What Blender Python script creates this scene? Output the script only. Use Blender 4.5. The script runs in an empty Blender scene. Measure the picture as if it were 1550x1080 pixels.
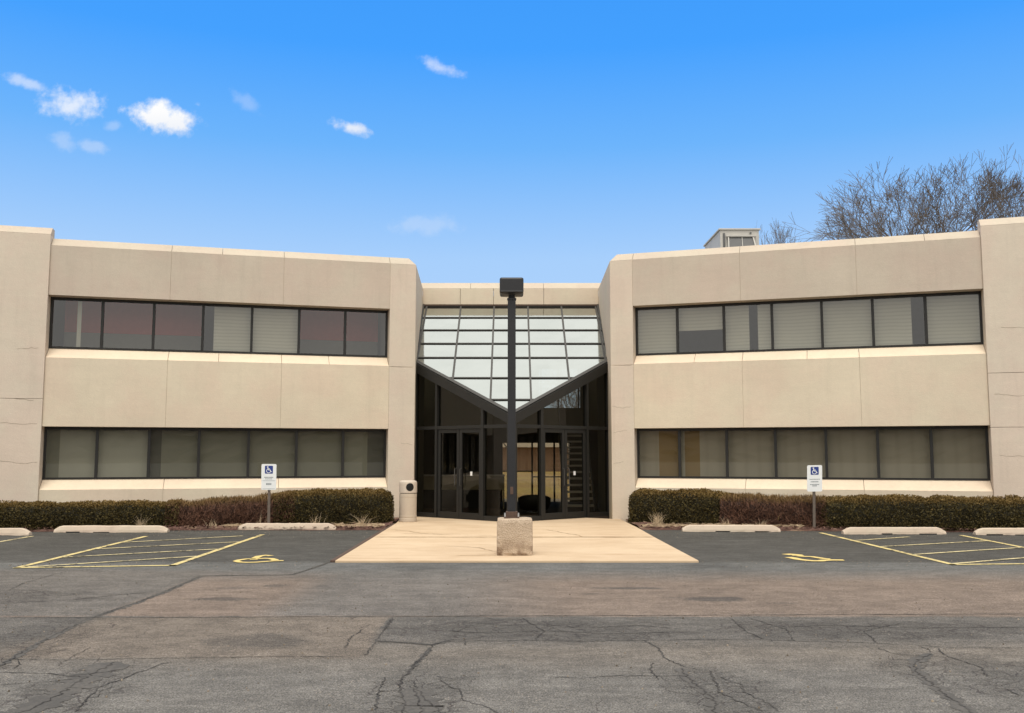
import bpy, bmesh, math, random
from mathutils import Vector, Matrix, noise as mnoise
random.seed(7)
R = math.radians
S = bpy.context.scene
COL = S.collection

# ------------------------------------------------------------------ node helpers
class NT:
    def __init__(s, tree): s.t = tree
    def n(s, typ, ins=None, **kw):
        nd = s.t.nodes.new(typ)
        for k, v in kw.items(): setattr(nd, k, v)
        for k, v in (ins or {}).items():
            i = nd.inputs[k]
            if hasattr(v, 'is_output') or isinstance(v, bpy.types.NodeSocket): s.t.links.new(v, i)
            else: i.default_value = v
        return nd
    def math(s, op, a, b=0.0, c=0.0, clamp=False):
        return s.n('ShaderNodeMath', {0: a, 1: b, 2: c}, operation=op, use_clamp=clamp).outputs[0]
    def mix(s, f, a, b, blend='MIX'):
        return s.n('ShaderNodeMixRGB', {0: f, 1: a, 2: b}, blend_type=blend).outputs[0]
    def ss(s, x, a, b):          # smoothstep a..b -> 0..1
        nd = s.n('ShaderNodeMapRange', {0: x, 1: a, 2: b, 3: 0.0, 4: 1.0}, interpolation_type='SMOOTHSTEP')
        return nd.outputs[0]
    def noise(s, vec, scale, detail=4.0, rough=.55, dist=0.0):
        return s.n('ShaderNodeTexNoise', {'Vector': vec, 'Scale': scale, 'Detail': detail, 'Roughness': rough, 'Distortion': dist}).outputs[0]
    def map(s, vec, sc):
        return s.n('ShaderNodeMapping', {0: vec, 3: sc}).outputs[0]

def rgb(*c): return (c[0], c[1], c[2], 1.0)
def newmat(name):
    m = bpy.data.materials.new(name); m.use_nodes = True
    m.node_tree.nodes.clear()
    t = NT(m.node_tree)
    out = t.n('ShaderNodeOutputMaterial')
    return m, t, out
def pos(t): return t.n('ShaderNodeNewGeometry').outputs['Position']

def simple(name, col, rough=.6, metal=0.0, var=.12, scale=8.0, bump=0.0, bscale=60.0, spec=.4):
    m, t, o = newmat(name)
    p = t.n('ShaderNodeTexCoord').outputs['Object']
    nz = t.noise(p, scale, 5)
    f = t.math('MULTIPLY_ADD', nz, 2*var, 1-var)
    c = t.n('ShaderNodeVectorMath', {0: col[:3], 1: f}, operation='MULTIPLY').outputs[0]
    b = t.n('ShaderNodeBsdfPrincipled', {'Base Color': c, 'Roughness': rough, 'Metallic': metal, 'Specular IOR Level': spec})
    if bump:
        bn = t.n('ShaderNodeBump', {'Strength': bump, 'Distance': .01, 'Height': t.noise(p, bscale, 4)})
        t.t.links.new(bn.outputs[0], b.inputs['Normal'])
    t.t.links.new(b.outputs[0], o.inputs[0])
    return m

def stucco(name, col, stain=.10):
    m, t, o = newmat(name)
    p = pos(t)
    big = t.noise(p, .55, 5, .6)
    mid = t.noise(t.map(p, (1, 1, 2.2)), 2.6, 6, .65)
    hor = t.noise(t.map(p, (.25, .25, 9)), 2.0, 4)
    ver = t.noise(t.map(p, (3.2, 3.2, .22)), 1.6, 5, .6)
    fine = t.noise(p, 55, 3, .7)
    f = t.math('MULTIPLY_ADD', big, .26, .87)
    f = t.math('MULTIPLY', f, t.math('MULTIPLY_ADD', mid, .10, .95))
    f = t.math('MULTIPLY', f, t.math('MULTIPLY_ADD', hor, .05, .975))
    f = t.math('MULTIPLY', f, t.math('MULTIPLY_ADD', t.ss(ver, .5, .75), -stain, 1.0))
    f = t.math('MULTIPLY', f, t.math('MULTIPLY_ADD', fine, .17, .915))
    tint = t.mix(t.ss(t.noise(p, .9, 4, .6), .38, .64), rgb(*col), rgb(col[0]*1.0, col[1]*.955, col[2]*.965))
    f = t.math('MULTIPLY', f, t.math('MULTIPLY_ADD', t.noise(p, 14, 4, .7), .13, .935))
    c = t.n('ShaderNodeVectorMath', {0: tint, 1: f}, operation='MULTIPLY').outputs[0]
    bn = t.n('ShaderNodeBump', {'Strength': .35, 'Distance': .012, 'Height': t.math('ADD', t.noise(p, 38, 4, .7), t.math('MULTIPLY', mid, .8))})
    b = t.n('ShaderNodeBsdfPrincipled', {'Base Color': c, 'Roughness': .9, 'Specular IOR Level': .15, 'Normal': bn.outputs[0]})
    t.t.links.new(b.outputs[0], o.inputs[0])
    return m

def glass(name, tint, refl=1.0, ior=1.5, rough=0.0):
    m, t, o = newmat(name)
    p = pos(t)
    bn = t.n('ShaderNodeBump', {'Strength': .02, 'Distance': .02, 'Height': t.noise(p, .9, 1)})
    tr = t.n('ShaderNodeBsdfTransparent', {0: rgb(*tint)})
    gl = t.n('ShaderNodeBsdfGlossy', {0: rgb(refl, refl, refl), 'Roughness': rough, 'Normal': bn.outputs[0]})
    f0 = ((ior-1)/(ior+1))**2*1.9      # both faces of the pane
    fc = t.n('ShaderNodeLayerWeight', {0: .5}).outputs['Facing']
    fr = t.math('MULTIPLY_ADD', t.math('POWER', fc, 5.0), 1-f0, f0)
    mx = t.n('ShaderNodeMixShader', {0: fr, 1: tr.outputs[0], 2: gl.outputs[0]})
    t.t.links.new(mx.outputs[0], o.inputs[0])
    return m

M = {}
WALL = (.65, .57, .44)
M['wall'] = stucco('precast concrete', WALL, .045)
M['pier'] = stucco('precast concrete pier', (.62, .545, .445), .06)
M['wallhigh'] = stucco('dimmer-lit precast concrete', (.525, .46, .375), .06)  # top band of panels: weaker ground bounce put into a greyer colour
M['cap'] = stucco('smooth precast coping', (.53, .465, .37), .05)
M['sill'] = stucco('smooth precast sill', (.74, .63, .475), .05)
M['sealant'] = simple('joint sealant', (.45, .385, .29), .9)
M['bronze'] = simple('dark bronze aluminium', (.018, .0175, .016), .45, .0, .15, 5, spec=.35)
M['bronze2'] = simple('weathered bronze glazing bar', (.05, .047, .042), .5, .0, .2, 5)
M['winglass'] = glass('grey tinted window glass', (.63, .635, .60), .95, 1.50)
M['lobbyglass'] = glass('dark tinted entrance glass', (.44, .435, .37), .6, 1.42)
M['rearglass'] = glass('clear rear glass', (.8, .8, .78), .8, 1.45)
M['white_paint'] = simple('white paint', (.75, .75, .73), .5, 0, .05)
M['interior'] = simple('office interior paint', (.34, .33, .30), .9)
M['red_int'] = simple('dull red tint panel', (.72, .17, .16), .9)
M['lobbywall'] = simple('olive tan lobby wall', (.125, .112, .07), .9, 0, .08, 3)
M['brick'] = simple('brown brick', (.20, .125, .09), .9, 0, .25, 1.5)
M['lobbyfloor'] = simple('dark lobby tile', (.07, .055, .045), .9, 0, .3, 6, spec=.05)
M['counter'] = simple('tan laminate counter', (.42, .35, .24), .6)
M['black'] = simple('black leather', (.012, .012, .014), .45)
M['tread'] = simple('pale terrazzo tread', (.62, .55, .50), .6)
M['ductgrey'] = simple('painted sheet metal', (.50, .48, .44), .55, 0, .12, 3)
M['ductdark'] = simple('louvre grey', (.11, .11, .11), .6)
M['lamp'] = simple('black powder coat', (.016, .016, .018), .42, 0, .25, 14, .1, 80)
M['rust'] = simple('brown rusted steel', (.09, .055, .04), .8, 0, .35, 30)
M['steel'] = simple('galvanised bolt', (.55, .55, .55), .4, .8)
M['stop'] = stucco('cast concrete wheel stop', (.545, .46, .36), .12)
M['binbody'] = stucco('aggregate bin shell', (.50, .43, .34), .08)
M['binlid'] = stucco('moulded bin hood', (.55, .48, .40), .04)
M['hole'] = simple('black bin mouth', (.004, .004, .004), .8)
M['signwhite'] = simple('white sign sheet', (.78, .80, .80), .45, 0, .05)
M['signblue'] = simple('blue sign film', (.02, .045, .22), .45, 0, .08)
M['signtext'] = simple('faded grey lettering', (.17, .20, .22), .6)
M['post'] = simple('weathered steel post', (.13, .105, .085), .75, 0, .3, 20)
M['bark'] = simple('grey brown bark', (.125, .108, .096), .9, 0, .3, 6)
M['straw'] = simple('dry straw', (.52, .40, .26), .9, 0, .25, 15)
M['roof'] = simple('roof membrane', (.25, .25, .24), .9)

def concrete_block():
    m, t, o = newmat('exposed aggregate footing')
    p = pos(t)
    z = t.n('ShaderNodeSeparateXYZ', {0: p}).outputs[2]
    a = t.noise(p, 85, 4, .75); b2 = t.noise(p, 5, 5)
    c = t.mix(t.ss(a, .3, .7), rgb(.38, .29, .205), rgb(.62, .50, .38))
    low = t.math('MULTIPLY', t.ss(z, .40, .0), t.ss(b2, .36, .56))
    c = t.mix(t.math('MULTIPLY', low, .75), c, rgb(.12, .065, .035))
    v = t.n('ShaderNodeTexVoronoi', {'Vector': p, 'Scale': 45.0}).outputs[0]
    bn = t.n('ShaderNodeBump', {'Strength': .8, 'Distance': .012, 'Height': t.math('ADD', a, v)})
    b = t.n('ShaderNodeBsdfPrincipled', {'Base Color': c, 'Roughness': .95, 'Specular IOR Level': .1, 'Normal': bn.outputs[0]})
    t.t.links.new(b.outputs[0], o.inputs[0]); return m
M['footing'] = concrete_block()

def walk_mat():
    m, t, o = newmat('warm broom finished concrete')
    p = pos(t)
    c = t.mix(t.ss(t.noise(p, .7, 5, .6), .3, .7), rgb(.535, .40, .265), rgb(.615, .475, .325))
    st = t.noise(t.map(p, (.35, 2.2, 1)), 2.2, 6, .65)
    c = t.mix(t.math('MULTIPLY', t.ss(st, .50, .72), .50), c, rgb(.36, .23, .13))
    fine = t.noise(p, 70, 3, .7)
    c = t.n('ShaderNodeVectorMath', {0: c, 1: t.math('MULTIPLY_ADD', fine, .3, .85)}, operation='MULTIPLY').outputs[0]
    bn = t.n('ShaderNodeBump', {'Strength': .25, 'Distance': .006, 'Height': fine})
    b = t.n('ShaderNodeBsdfPrincipled', {'Base Color': c, 'Roughness': .92, 'Specular IOR Level': .15, 'Normal': bn.outputs[0]})
    t.t.links.new(b.outputs[0], o.inputs[0]); return m
M['walk'] = walk_mat()

def asphalt_mat():
    m, t, o = newmat('worn asphalt')
    p = pos(t)
    sx = t.n('ShaderNodeSeparateXYZ', {0: p}); X, Y = sx.outputs[0], sx.outputs[1]
    wob = t.noise(p, 1.1, 5, .6)
    Yd = t.math('ADD', Y, t.math('MULTIPLY_ADD', wob, .5, -.25))
    ramp = t.n('ShaderNodeValToRGB', {0: t.math('MULTIPLY', Yd, .04)})
    cr = ramp.color_ramp
    fore = rgb(.160, .139, .115); band = rgb(.118, .108, .095); brown = rgb(.188, .146, .115)
    strip = rgb(.122, .120, .112); stall = rgb(.074, .071, .064)
    st = [(0, fore), (8.3, fore), (8.85, band), (9.97, band), (10.05, brown), (12.6, brown), (14.0, strip), (14.75, strip), (15.1, stall), (25, stall)]
    while len(cr.elements) < len(st): cr.elements.new(.5)
    for e, (y, c) in zip(cr.elements, st): e.position = y*.04
    for e, (y, c) in zip(cr.elements, st): e.color = c
    c = ramp.outputs[0]
    # older grey surface left of the long diagonal seam, bluish one in the middle of the lane
    Xd = t.math('ADD', X, t.math('MULTIPLY_ADD', wob, .3, -.15))
    lane = t.math('MULTIPLY', t.ss(Y, 10.0, 10.1), t.ss(Yd, 14.4, 13.6))
    c = t.mix(t.math('MULTIPLY', lane, t.ss(Xd, -4.1, -4.35)), c, rgb(.135, .122, .107))
    mid = t.math('MULTIPLY', t.ss(Xd, -2.9, -2.2), t.ss(Xd, .9, -1.0))
    c = t.mix(t.math('MULTIPLY', t.math('MULTIPLY', lane, mid), .8), c, rgb(.135, .127, .115))
    c = t.mix(t.math('MULTIPLY', t.ss(Yd, 8.3, 7.2), .55), c, rgb(.140, .137, .127))
    lf = t.math('MULTIPLY', t.math('MULTIPLY', t.ss(Xd, -1.15, -1.3), t.ss(Xd, -4.4, -4.1)), t.math('MULTIPLY', t.ss(Y, 7.9, 8.1), t.ss(Y, 10.0, 9.95)))
    c = t.mix(lf, c, rgb(.168, .140, .112))
    # soft stains with shapes of their own
    sn = t.noise(p, 3.0, 5, .6)
    for (cx, cy, rx, ry, k) in ((-2.26, 8.72, .50, .40, .42), (-3.3, 11.2, .35, .16, .5), (-3.45, 12.1, .3, .12, .4), (-3.0, 12.32, .2, .14, .45), (-2.4, 12.3, .12, .1, .4),
                                (1.42, 12.1, .5, .12, .62), (2.35, 11.2, .42, .2, .65), (.95, 11.6, .12, .06, .4), (-1.35, 14.2, .45, .3, .3), (3.0, 14.4, .5, .35, .4), (3.0, 10.9, .2, .06, .35), (1.9, 11.3, .18, .05, .35)):
        u = t.math('DIVIDE', t.math('SUBTRACT', X, cx), rx); v = t.math('DIVIDE', t.math('SUBTRACT', Y, cy), ry)
        d = t.math('ADD', t.math('SQRT', t.math('ADD', t.math('MULTIPLY', u, u), t.math('MULTIPLY', v, v))), t.math('MULTIPLY_ADD', sn, 1.6, -.8))
        c = t.mix(t.math('MULTIPLY', t.ss(d, 1.15, .55), k), c, rgb(.055, .053, .05))
    # mottling, drag streaks, aggregate
    mot = t.noise(p, .55, 8, .7); med = t.noise(p, 9, 6, .75)
    strk = t.noise(t.map(p, (.5, 1.6, 1)), 1.5, 7, .7)
    f = t.math('MULTIPLY_ADD', mot, .8, .6)
    f = t.math('MULTIPLY', f, t.math('MULTIPLY_ADD', strk, .34, .83))
    f = t.math('MULTIPLY', f, t.math('MULTIPLY_ADD', med, .7, .65))
    agg = t.noise(p, 75, 3, .8)
    f = t.math('MULTIPLY', f, t.math('MULTIPLY_ADD', t.noise(p, 24, 4, .75), 1.7, .15))
    f = t.math('MULTIPLY', f, t.math('MULTIPLY_ADD', t.ss(t.noise(t.map(p, (1, 1.7, 1)), 2.6, 6, .7), .40, .62), .26, .86))
    f = t.math('MULTIPLY', f, t.math('MULTIPLY_ADD', t.ss(agg, .36, .64), 1.1, .45))
    c = t.n('ShaderNodeVectorMath', {0: c, 1: f}, operation='MULTIPLY').outputs[0]
    # pale scuffs in the sealed stalls
    sc = t.noise(t.map(p, (.22, 3.0, 1)), 1.7, 5, .6)
    c = t.mix(t.math('MULTIPLY', t.math('MULTIPLY', t.ss(sc, .56, .72), t.ss(Y, 14.8, 15.4)), .42), c, rgb(.17, .16, .15))
    # exposed pale pebbles
    vo = t.n('ShaderNodeTexVoronoi', {'Vector': p, 'Scale': 42.0})
    rnd = t.n('ShaderNodeSeparateXYZ', {0: vo.outputs['Color']}).outputs[0]
    peb = t.math('MULTIPLY', t.ss(vo.outputs[0], .34, .2), t.math('GREATER_THAN', rnd, .80))
    peb = t.math('MULTIPLY', peb, t.math('MULTIPLY', t.ss(t.noise(p, 1.4, 5), .46, .66), t.ss(Y, 14.8, 13.0)))
    c = t.mix(t.math('MULTIPLY', peb, .75), c, rgb(.42, .35, .28))
    # alligator cracking, only inside noise patches
    dv = t.n('ShaderNodeVectorMath', {0: p, 1: t.n('ShaderNodeVectorMath', {0: t.n('ShaderNodeTexNoise', {'Vector': p, 'Scale': 3.0, 'Detail': 4.0}).outputs['Color'], 1: (.35, .35, 0)}, operation='MULTIPLY').outputs[0]}, operation='ADD').outputs[0]
    v1 = t.n('ShaderNodeTexVoronoi', {'Vector': t.map(dv, (1, 1.6, 1)), 'Scale': 2.1}, feature='DISTANCE_TO_EDGE').outputs[0]
    inband = t.math('MULTIPLY', t.ss(Yd, 8.5, 8.8), t.ss(Y, 10.0, 9.95))
    patch = t.ss(t.noise(p, .45, 3), .53, .62)
    patch = t.math('MULTIPLY', patch, t.ss(Y, 9.0, 8.0))
    patch = t.math('MAXIMUM', patch, t.math('MULTIPLY', inband, t.ss(t.noise(p, .9, 2), .4, .5)))
    v2 = t.n('ShaderNodeTexVoronoi', {'Vector': t.map(dv, (1, 1.3, 1)), 'Scale': 4.6}, feature='DISTANCE_TO_EDGE').outputs[0]
    pw = t.noise(p, 2.4, 4, .6); net = None
    for (cx, cy, rx, ry) in ((-.66, 6.7, .42, 1.0), (1.5, 6.9, .42, .85), (3.45, 7.5, .62, .75), (-3.1, 7.0, .45, .8), (.2, 9.2, 1.5, .62), (3.4, 9.3, 1.6, .55), (-4.3, 8.6, .5, 1.2), (-6.0, 11.4, 1.2, .6), (5.2, 8.0, .8, .6)):
        u = t.math('DIVIDE', t.math('SUBTRACT', X, cx), rx); v = t.math('DIVIDE', t.math('SUBTRACT', Y, cy), ry)
        d = t.math('ADD', t.math('SQRT', t.math('ADD', t.math('MULTIPLY', u, u), t.math('MULTIPLY', v, v))), t.math('MULTIPLY_ADD', pw, 1.8, -.9))
        k = t.ss(d, 1.1, .7); net = k if net is None else t.math('MAXIMUM', net, k)
    c = t.n('ShaderNodeVectorMath', {0: c, 1: t.math('MULTIPLY_ADD', net, -.16, 1.0)}, operation='MULTIPLY').outputs[0]
    ck = t.math('MAXIMUM', t.math('MULTIPLY', t.ss(v1, .013, .003), patch), t.math('MULTIPLY', t.ss(v2, .034, .008), net))
    c = t.mix(t.math('MULTIPLY', ck, .50), c, rgb(.03, .021, .02))
    h = t.math('SUBTRACT', t.math('ADD', agg, t.math('MULTIPLY', med, .6)), t.math('MULTIPLY', ck, 1.0))
    bn = t.n('ShaderNodeBump', {'Strength': .55, 'Distance': .012, 'Height': h})
    b = t.n('ShaderNodeBsdfPrincipled', {'Base Color': c, 'Roughness': .88, 'Specular IOR Level': .2, 'Normal': bn.outputs[0]})
    t.t.links.new(b.outputs[0], o.inputs[0]); return m
M['asphalt'] = asphalt_mat()

def worn(name, col, under, lo, hi, scale=14.0):
    m, t, o = newmat(name)
    p = pos(t)
    w = t.math('ADD', t.math('MULTIPLY', t.noise(p, scale, 5, .7), .6), t.math('MULTIPLY', t.noise(p, 2.2, 3), .4))
    c = t.mix(t.ss(w, lo, hi), rgb(*under), rgb(*col))
    c = t.n('ShaderNodeVectorMath', {0: c, 1: t.math('MULTIPLY_ADD', t.noise(p, 80, 2), .5, .75)}, operation='MULTIPLY').outputs[0]
    b = t.n('ShaderNodeBsdfPrincipled', {'Base Color': c, 'Roughness': .85, 'Specular IOR Level': .15})
    t.t.links.new(b.outputs[0], o.inputs[0]); return m
M['paint'] = worn('worn yellow marking paint', (.62, .505, .235), (.10, .09, .07), .40, .50)
M['paintmark'] = worn('yellow symbol paint', (.66, .51, .20), (.22, .17, .10), .28, .40)
M['paintold'] = worn('thin cream marking paint', (.62, .53, .30), (.11, .10, .08), .40, .53)
M['crack'] = worn('open crack', (.035, .032, .029), (.10, .092, .082), .38, .60, 30)
M['tar'] = worn('old tar band', (.085, .079, .071), (.125, .114, .100), .35, .60, 22)

def blinds(name, col, axis, freq, k=.16):
    m, t, o = newmat(name)
    p = pos(t)
    x = t.n('ShaderNodeSeparateXYZ', {0: p}).outputs[axis]
    x = t.math('ADD', x, t.math('MULTIPLY_ADD', t.noise(p, .9, 3), .10, -.05))
    w = t.math('MULTIPLY_ADD', t.math('SINE', t.math('MULTIPLY', x, freq)), .5, .5)
    c = t.mix(t.math('MULTIPLY', t.math('POWER', w, 3.0), k*2), rgb(*col), rgb(col[0]*.6, col[1]*.6, col[2]*.58))
    c = t.n('ShaderNodeVectorMath', {0: c, 1: t.math('MULTIPLY_ADD', t.noise(p, 1.3, 3), .24, .88)}, operation='MULTIPLY').outputs[0]
    b = t.n('ShaderNodeBsdfPrincipled', {'Base Color': c, 'Roughness': .8})
    t.t.links.new(b.outputs[0], o.inputs[0]); return m
M['blind'] = blinds('horizontal slat blind', (.68, .655, .575), 2, 2*math.pi/.085, .22)
M['vblind'] = blinds('vertical slat blind', (.49, .44, .355), 0, 2*math.pi/.30, .10)
M['blindlow'] = blinds('dim roller blind', (.35, .34, .275), 2, 2*math.pi/.6, .04)
M['blindpale'] = blinds('pale roller blind', (.60, .58, .50), 2, 2*math.pi/.5, .04)
M['gapdark'] = blinds('dark gap sheet', (.17, .165, .14), 2, 2*math.pi/.6, .04)  # dark sheet filling gaps between blinds, the dim room put into its colour
M['tancol'] = simple('tan wood panel', (.36, .25, .12), .7, 0, .1, 3)

def skyglass():
    m, t, o = newmat('coated skylight glass')
    p = pos(t)
    g = t.n('ShaderNodeBsdfGlossy', {0: t.mix(t.ss(t.noise(p, 1.2, 5), .35, .7), rgb(.685, .73, .71), rgb(.64, .685, .665)), 'Roughness': .06})
    d = t.n('ShaderNodeBsdfTransparent', {0: rgb(.35, .36, .34)})
    mx = t.n('ShaderNodeMixShader', {0: .22, 1: g.outputs[0], 2: d.outputs[0]})
    t.t.links.new(mx.outputs[0], o.inputs[0]); return m
M['skyglass'] = skyglass()

def leafmat(name, c1, c2, c3):
    m, t, o = newmat(name)
    ri = t.n('ShaderNodeNewGeometry').outputs['Random Per Island']
    p = pos(t)
    at = t.n('ShaderNodeAttribute', attribute_name='tip').outputs['Fac']
    c = t.mix(ri, rgb(*c1), rgb(*c2))
    c = t.mix(t.math('MULTIPLY', t.ss(t.noise(p, 3.0, 4), .35, .7), .5), c, rgb(c1[0]*.6, c1[1]*.6, c1[2]*.6))
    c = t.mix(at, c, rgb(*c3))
    b = t.n('ShaderNodeBsdfPrincipled', {'Base Color': c, 'Roughness': .7, 'Specular IOR Level': .2})
    t.t.links.new(b.outputs[0], o.inputs[0]); return m
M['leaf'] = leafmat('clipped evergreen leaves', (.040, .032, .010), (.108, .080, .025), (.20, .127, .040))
M['twigbrown'] = leafmat('dormant reddish brown twigs', (.075, .037, .023), (.19, .095, .060), (.21, .135, .05))
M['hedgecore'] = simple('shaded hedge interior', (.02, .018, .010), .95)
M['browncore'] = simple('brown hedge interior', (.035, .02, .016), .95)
def mulch_mat():
    m, t, o = newmat('shredded bark mulch')
    p = pos(t)
    v = t.n('ShaderNodeTexVoronoi', {'Vector': t.map(p, (1, 2, 1)), 'Scale': 30.0})
    r = t.n('ShaderNodeSeparateXYZ', {0: v.outputs['Color']}).outputs[0]
    c = t.mix(r, rgb(.055, .030, .024), rgb(.22, .125, .10))
    c = t.mix(t.ss(t.noise(p, 1.6, 4), .55, .7), c, rgb(.30, .21, .14))
    bn = t.n('ShaderNodeBump', {'Strength': .8, 'Distance': .03, 'Height': r})
    b = t.n('ShaderNodeBsdfPrincipled', {'Base Color': c, 'Roughness': .95, 'Specular IOR Level': .1, 'Normal': bn.outputs[0]})
    t.t.links.new(b.outputs[0], o.inputs[0]); return m
M['mulch'] = mulch_mat()
def lawn_mat():
    m, t, o = newmat('dormant winter lawn')
    p = pos(t)
    c = t.mix(t.ss(t.noise(p, .12, 5), .35, .65), rgb(.50, .34, .10), rgb(.42, .24, .09))
    c = t.mix(t.ss(t.noise(p, 2.0, 5), .4, .7), c, rgb(.34, .24, .08))
    b = t.n('ShaderNodeBsdfPrincipled', {'Base Color': c, 'Roughness': .95})
    t.t.links.new(b.outputs[0], o.inputs[0]); return m
M['lawn'] = lawn_mat()

# ------------------------------------------------------------------ mesh helpers
WORLD = {}
class MB:
    def __init__(s, xf=None): s.v = []; s.f = []; s.xf = xf
    def add(s, vs, fs):
        b = len(s.v)
        for p in vs: s.v.append(Vector(s.xf(*p)) if s.xf else Vector(p))
        s.f += [tuple(b+i for i in f) for f in fs]
    def box(s, x0, x1, y0, y1, z0, z1):
        s.add([(x0,y0,z0),(x1,y0,z0),(x1,y1,z0),(x0,y1,z0),(x0,y0,z1),(x1,y0,z1),(x1,y1,z1),(x0,y1,z1)],
              [(0,3,2,1),(4,5,6,7),(0,1,5,4),(1,2,6,5),(2,3,7,6),(3,0,4,7)])
    def prism(s, prof, s0, s1):          # profile (r,z) swept along the first axis
        n = len(prof)
        s.add([(s0, r, z) for r, z in prof]+[(s1, r, z) for r, z in prof],
              [tuple(range(n)), tuple(range(2*n-1, n-1, -1))]+[(i, (i+1) % n, n+(i+1) % n, n+i) for i in range(n)])
    def plan(s, poly, z0, z1):
        n = len(poly)
        s.add([(x, y, z0) for x, y in poly]+[(x, y, z1) for x, y in poly],
              [tuple(range(n)), tuple(range(n, 2*n))]+[(i, (i+1) % n, n+(i+1) % n, n+i) for i in range(n)])
    def hexa(s, a, b):                   # two matching quads
        s.add(list(a)+list(b), [(0,1,2,3),(4,5,6,7)]+[(i,(i+1)%4,4+(i+1)%4,4+i) for i in range(4)])
    def bar(s, p, q, w, h, up=(0,0,1)):   # rectangular bar from p to q
        p = Vector(p); q = Vector(q); d = (q-p).normalized(); side = d.cross(Vector(up)).normalized(); u = side.cross(d)
        A = [side*(w/2)*a+u*(h/2)*b for a, b in ((-1,-1),(1,-1),(1,1),(-1,1))]
        s.hexa([tuple(p+a) for a in A], [tuple(q+a) for a in A])
    def tube(s, pts, rad, seg=6, cap=True):
        rings = []
        for i, p in enumerate(pts):
            p = Vector(p)
            d = (Vector(pts[min(i+1, len(pts)-1)])-Vector(pts[max(i-1, 0)])).normalized()
            a = d.cross(Vector((.31, .17, .93)) if abs(d.z) < .9 else Vector((1, 0, 0))).normalized(); b = d.cross(a)
            r = rad[i] if isinstance(rad, (list, tuple)) else rad
            rings.append([tuple(p+a*r*math.cos(2*math.pi*k/seg)+b*r*math.sin(2*math.pi*k/seg)) for k in range(seg)])
        vs = [v for r in rings for v in r]
        fs = [(i*seg+k, i*seg+(k+1) % seg, (i+1)*seg+(k+1) % seg, (i+1)*seg+k) for i in range(len(rings)-1) for k in range(seg)]
        if cap: fs += [tuple(range(seg)), tuple(range(len(vs)-seg, len(vs)))]
        s.add(vs, fs)
    def lathe(s, prof, cx, cy, seg=40):
        vs = [(cx+r*math.cos(2*math.pi*k/seg), cy+r*math.sin(2*math.pi*k/seg), z) for r, z in prof for k in range(seg)]
        fs = [(i*seg+k, i*seg+(k+1) % seg, (i+1)*seg+(k+1) % seg, (i+1)*seg+k) for i in range(len(prof)-1) for k in range(seg)]
        fs += [tuple(range(seg)), tuple(range(len(vs)-seg, len(vs)))]
        s.add(vs, fs)
    def strip(s, pts, z, w, jit=0.0, sub=0):   # flat ribbon on the ground
        P = [Vector((x, y, 0)) for x, y in pts]
        if sub:
            Q = []
            for a, b in zip(P, P[1:]):
                n = max(1, int((b-a).length/sub)); d = (b-a).normalized(); nn = Vector((-d.y, d.x, 0))
                for i in range(n):
                    q = a.lerp(b, i/n)
                    Q.append(q+nn*random.uniform(-jit, jit)*(1 if i else .3))
            Q.append(P[-1]); P = Q
        L = []; Rr = []
        for i, p in enumerate(P):
            d = (P[min(i+1, len(P)-1)]-P[max(i-1, 0)]).normalized(); nn = Vector((-d.y, d.x, 0))
            ww = w/2*(random.uniform(.45, 1.35) if sub else 1.0)
            if sub and i in (0, len(P)-1): ww *= .2
            L.append(p+nn*ww); Rr.append(p-nn*ww)
        vs = [(q.x, q.y, z) for q in L+Rr]; n = len(P)
        s.add(vs, [(i, i+1, n+i+1, n+i) for i in range(n-1)])
    def build(s, name, mat, parent=None, origin=None, smooth=False, bevel=0.0, recalc=True):
        if origin is None:
            xs = [v.x for v in s.v]; ys = [v.y for v in s.v]; zs = [v.z for v in s.v]
            origin = ((min(xs)+max(xs))/2, (min(ys)+max(ys))/2, min(zs))
        O = Vector(origin)
        me = bpy.data.meshes.new(name)
        me.from_pydata([tuple(v-O) for v in s.v], [], s.f)
        if recalc:
            bm = bmesh.new(); bm.from_mesh(me); bmesh.ops.recalc_face_normals(bm, faces=bm.faces); bm.to_mesh(me); bm.free()
        me.materials.append(M[mat])
        o = bpy.data.objects.new(name, me); COL.objects.link(o)
        if parent is not None:
            o.parent = parent; o.location = O-WORLD[parent.name]
        else: o.location = O
        WORLD[o.name] = O
        if smooth: me.polygons.foreach_set('use_smooth', [True]*len(me.polygons))
        if bevel:
            b = o.modifiers.new('edge', 'BEVEL'); b.width = bevel; b.segments = 2; b.limit_method = 'ANGLE'
        return o
def tag(o, label, cat, group=None, kind=None):
    o['label'] = label; o['category'] = cat
    if group: o['group'] = group
    if kind: o['kind'] = kind
    return o
def thing(name, label, cat, loc, group=None):
    o = bpy.data.objects.new(name, None); COL.objects.link(o); o.location = loc; WORLD[o.name] = Vector(loc)
    o.empty_display_size = .2
    return tag(o, label, cat, group)
def struct(o): o['kind'] = 'structure'; return o

# ------------------------------------------------------------------ ground
mb = MB(); mb.add([(-1500,-600,-.06),(1500,-600,-.06),(1500,2500,-.06),(-1500,2500,-.06)], [(0,1,2,3)])
struct(mb.build('ground', 'lawn', recalc=False))
mb = MB(); mb.add([(-90,-140,0),(90,-140,0),(70,21.7,0),(-70,21.7,0)], [(0,1,2,3)])
struct(mb.build('parking_lot', 'asphalt', recalc=False))

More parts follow.
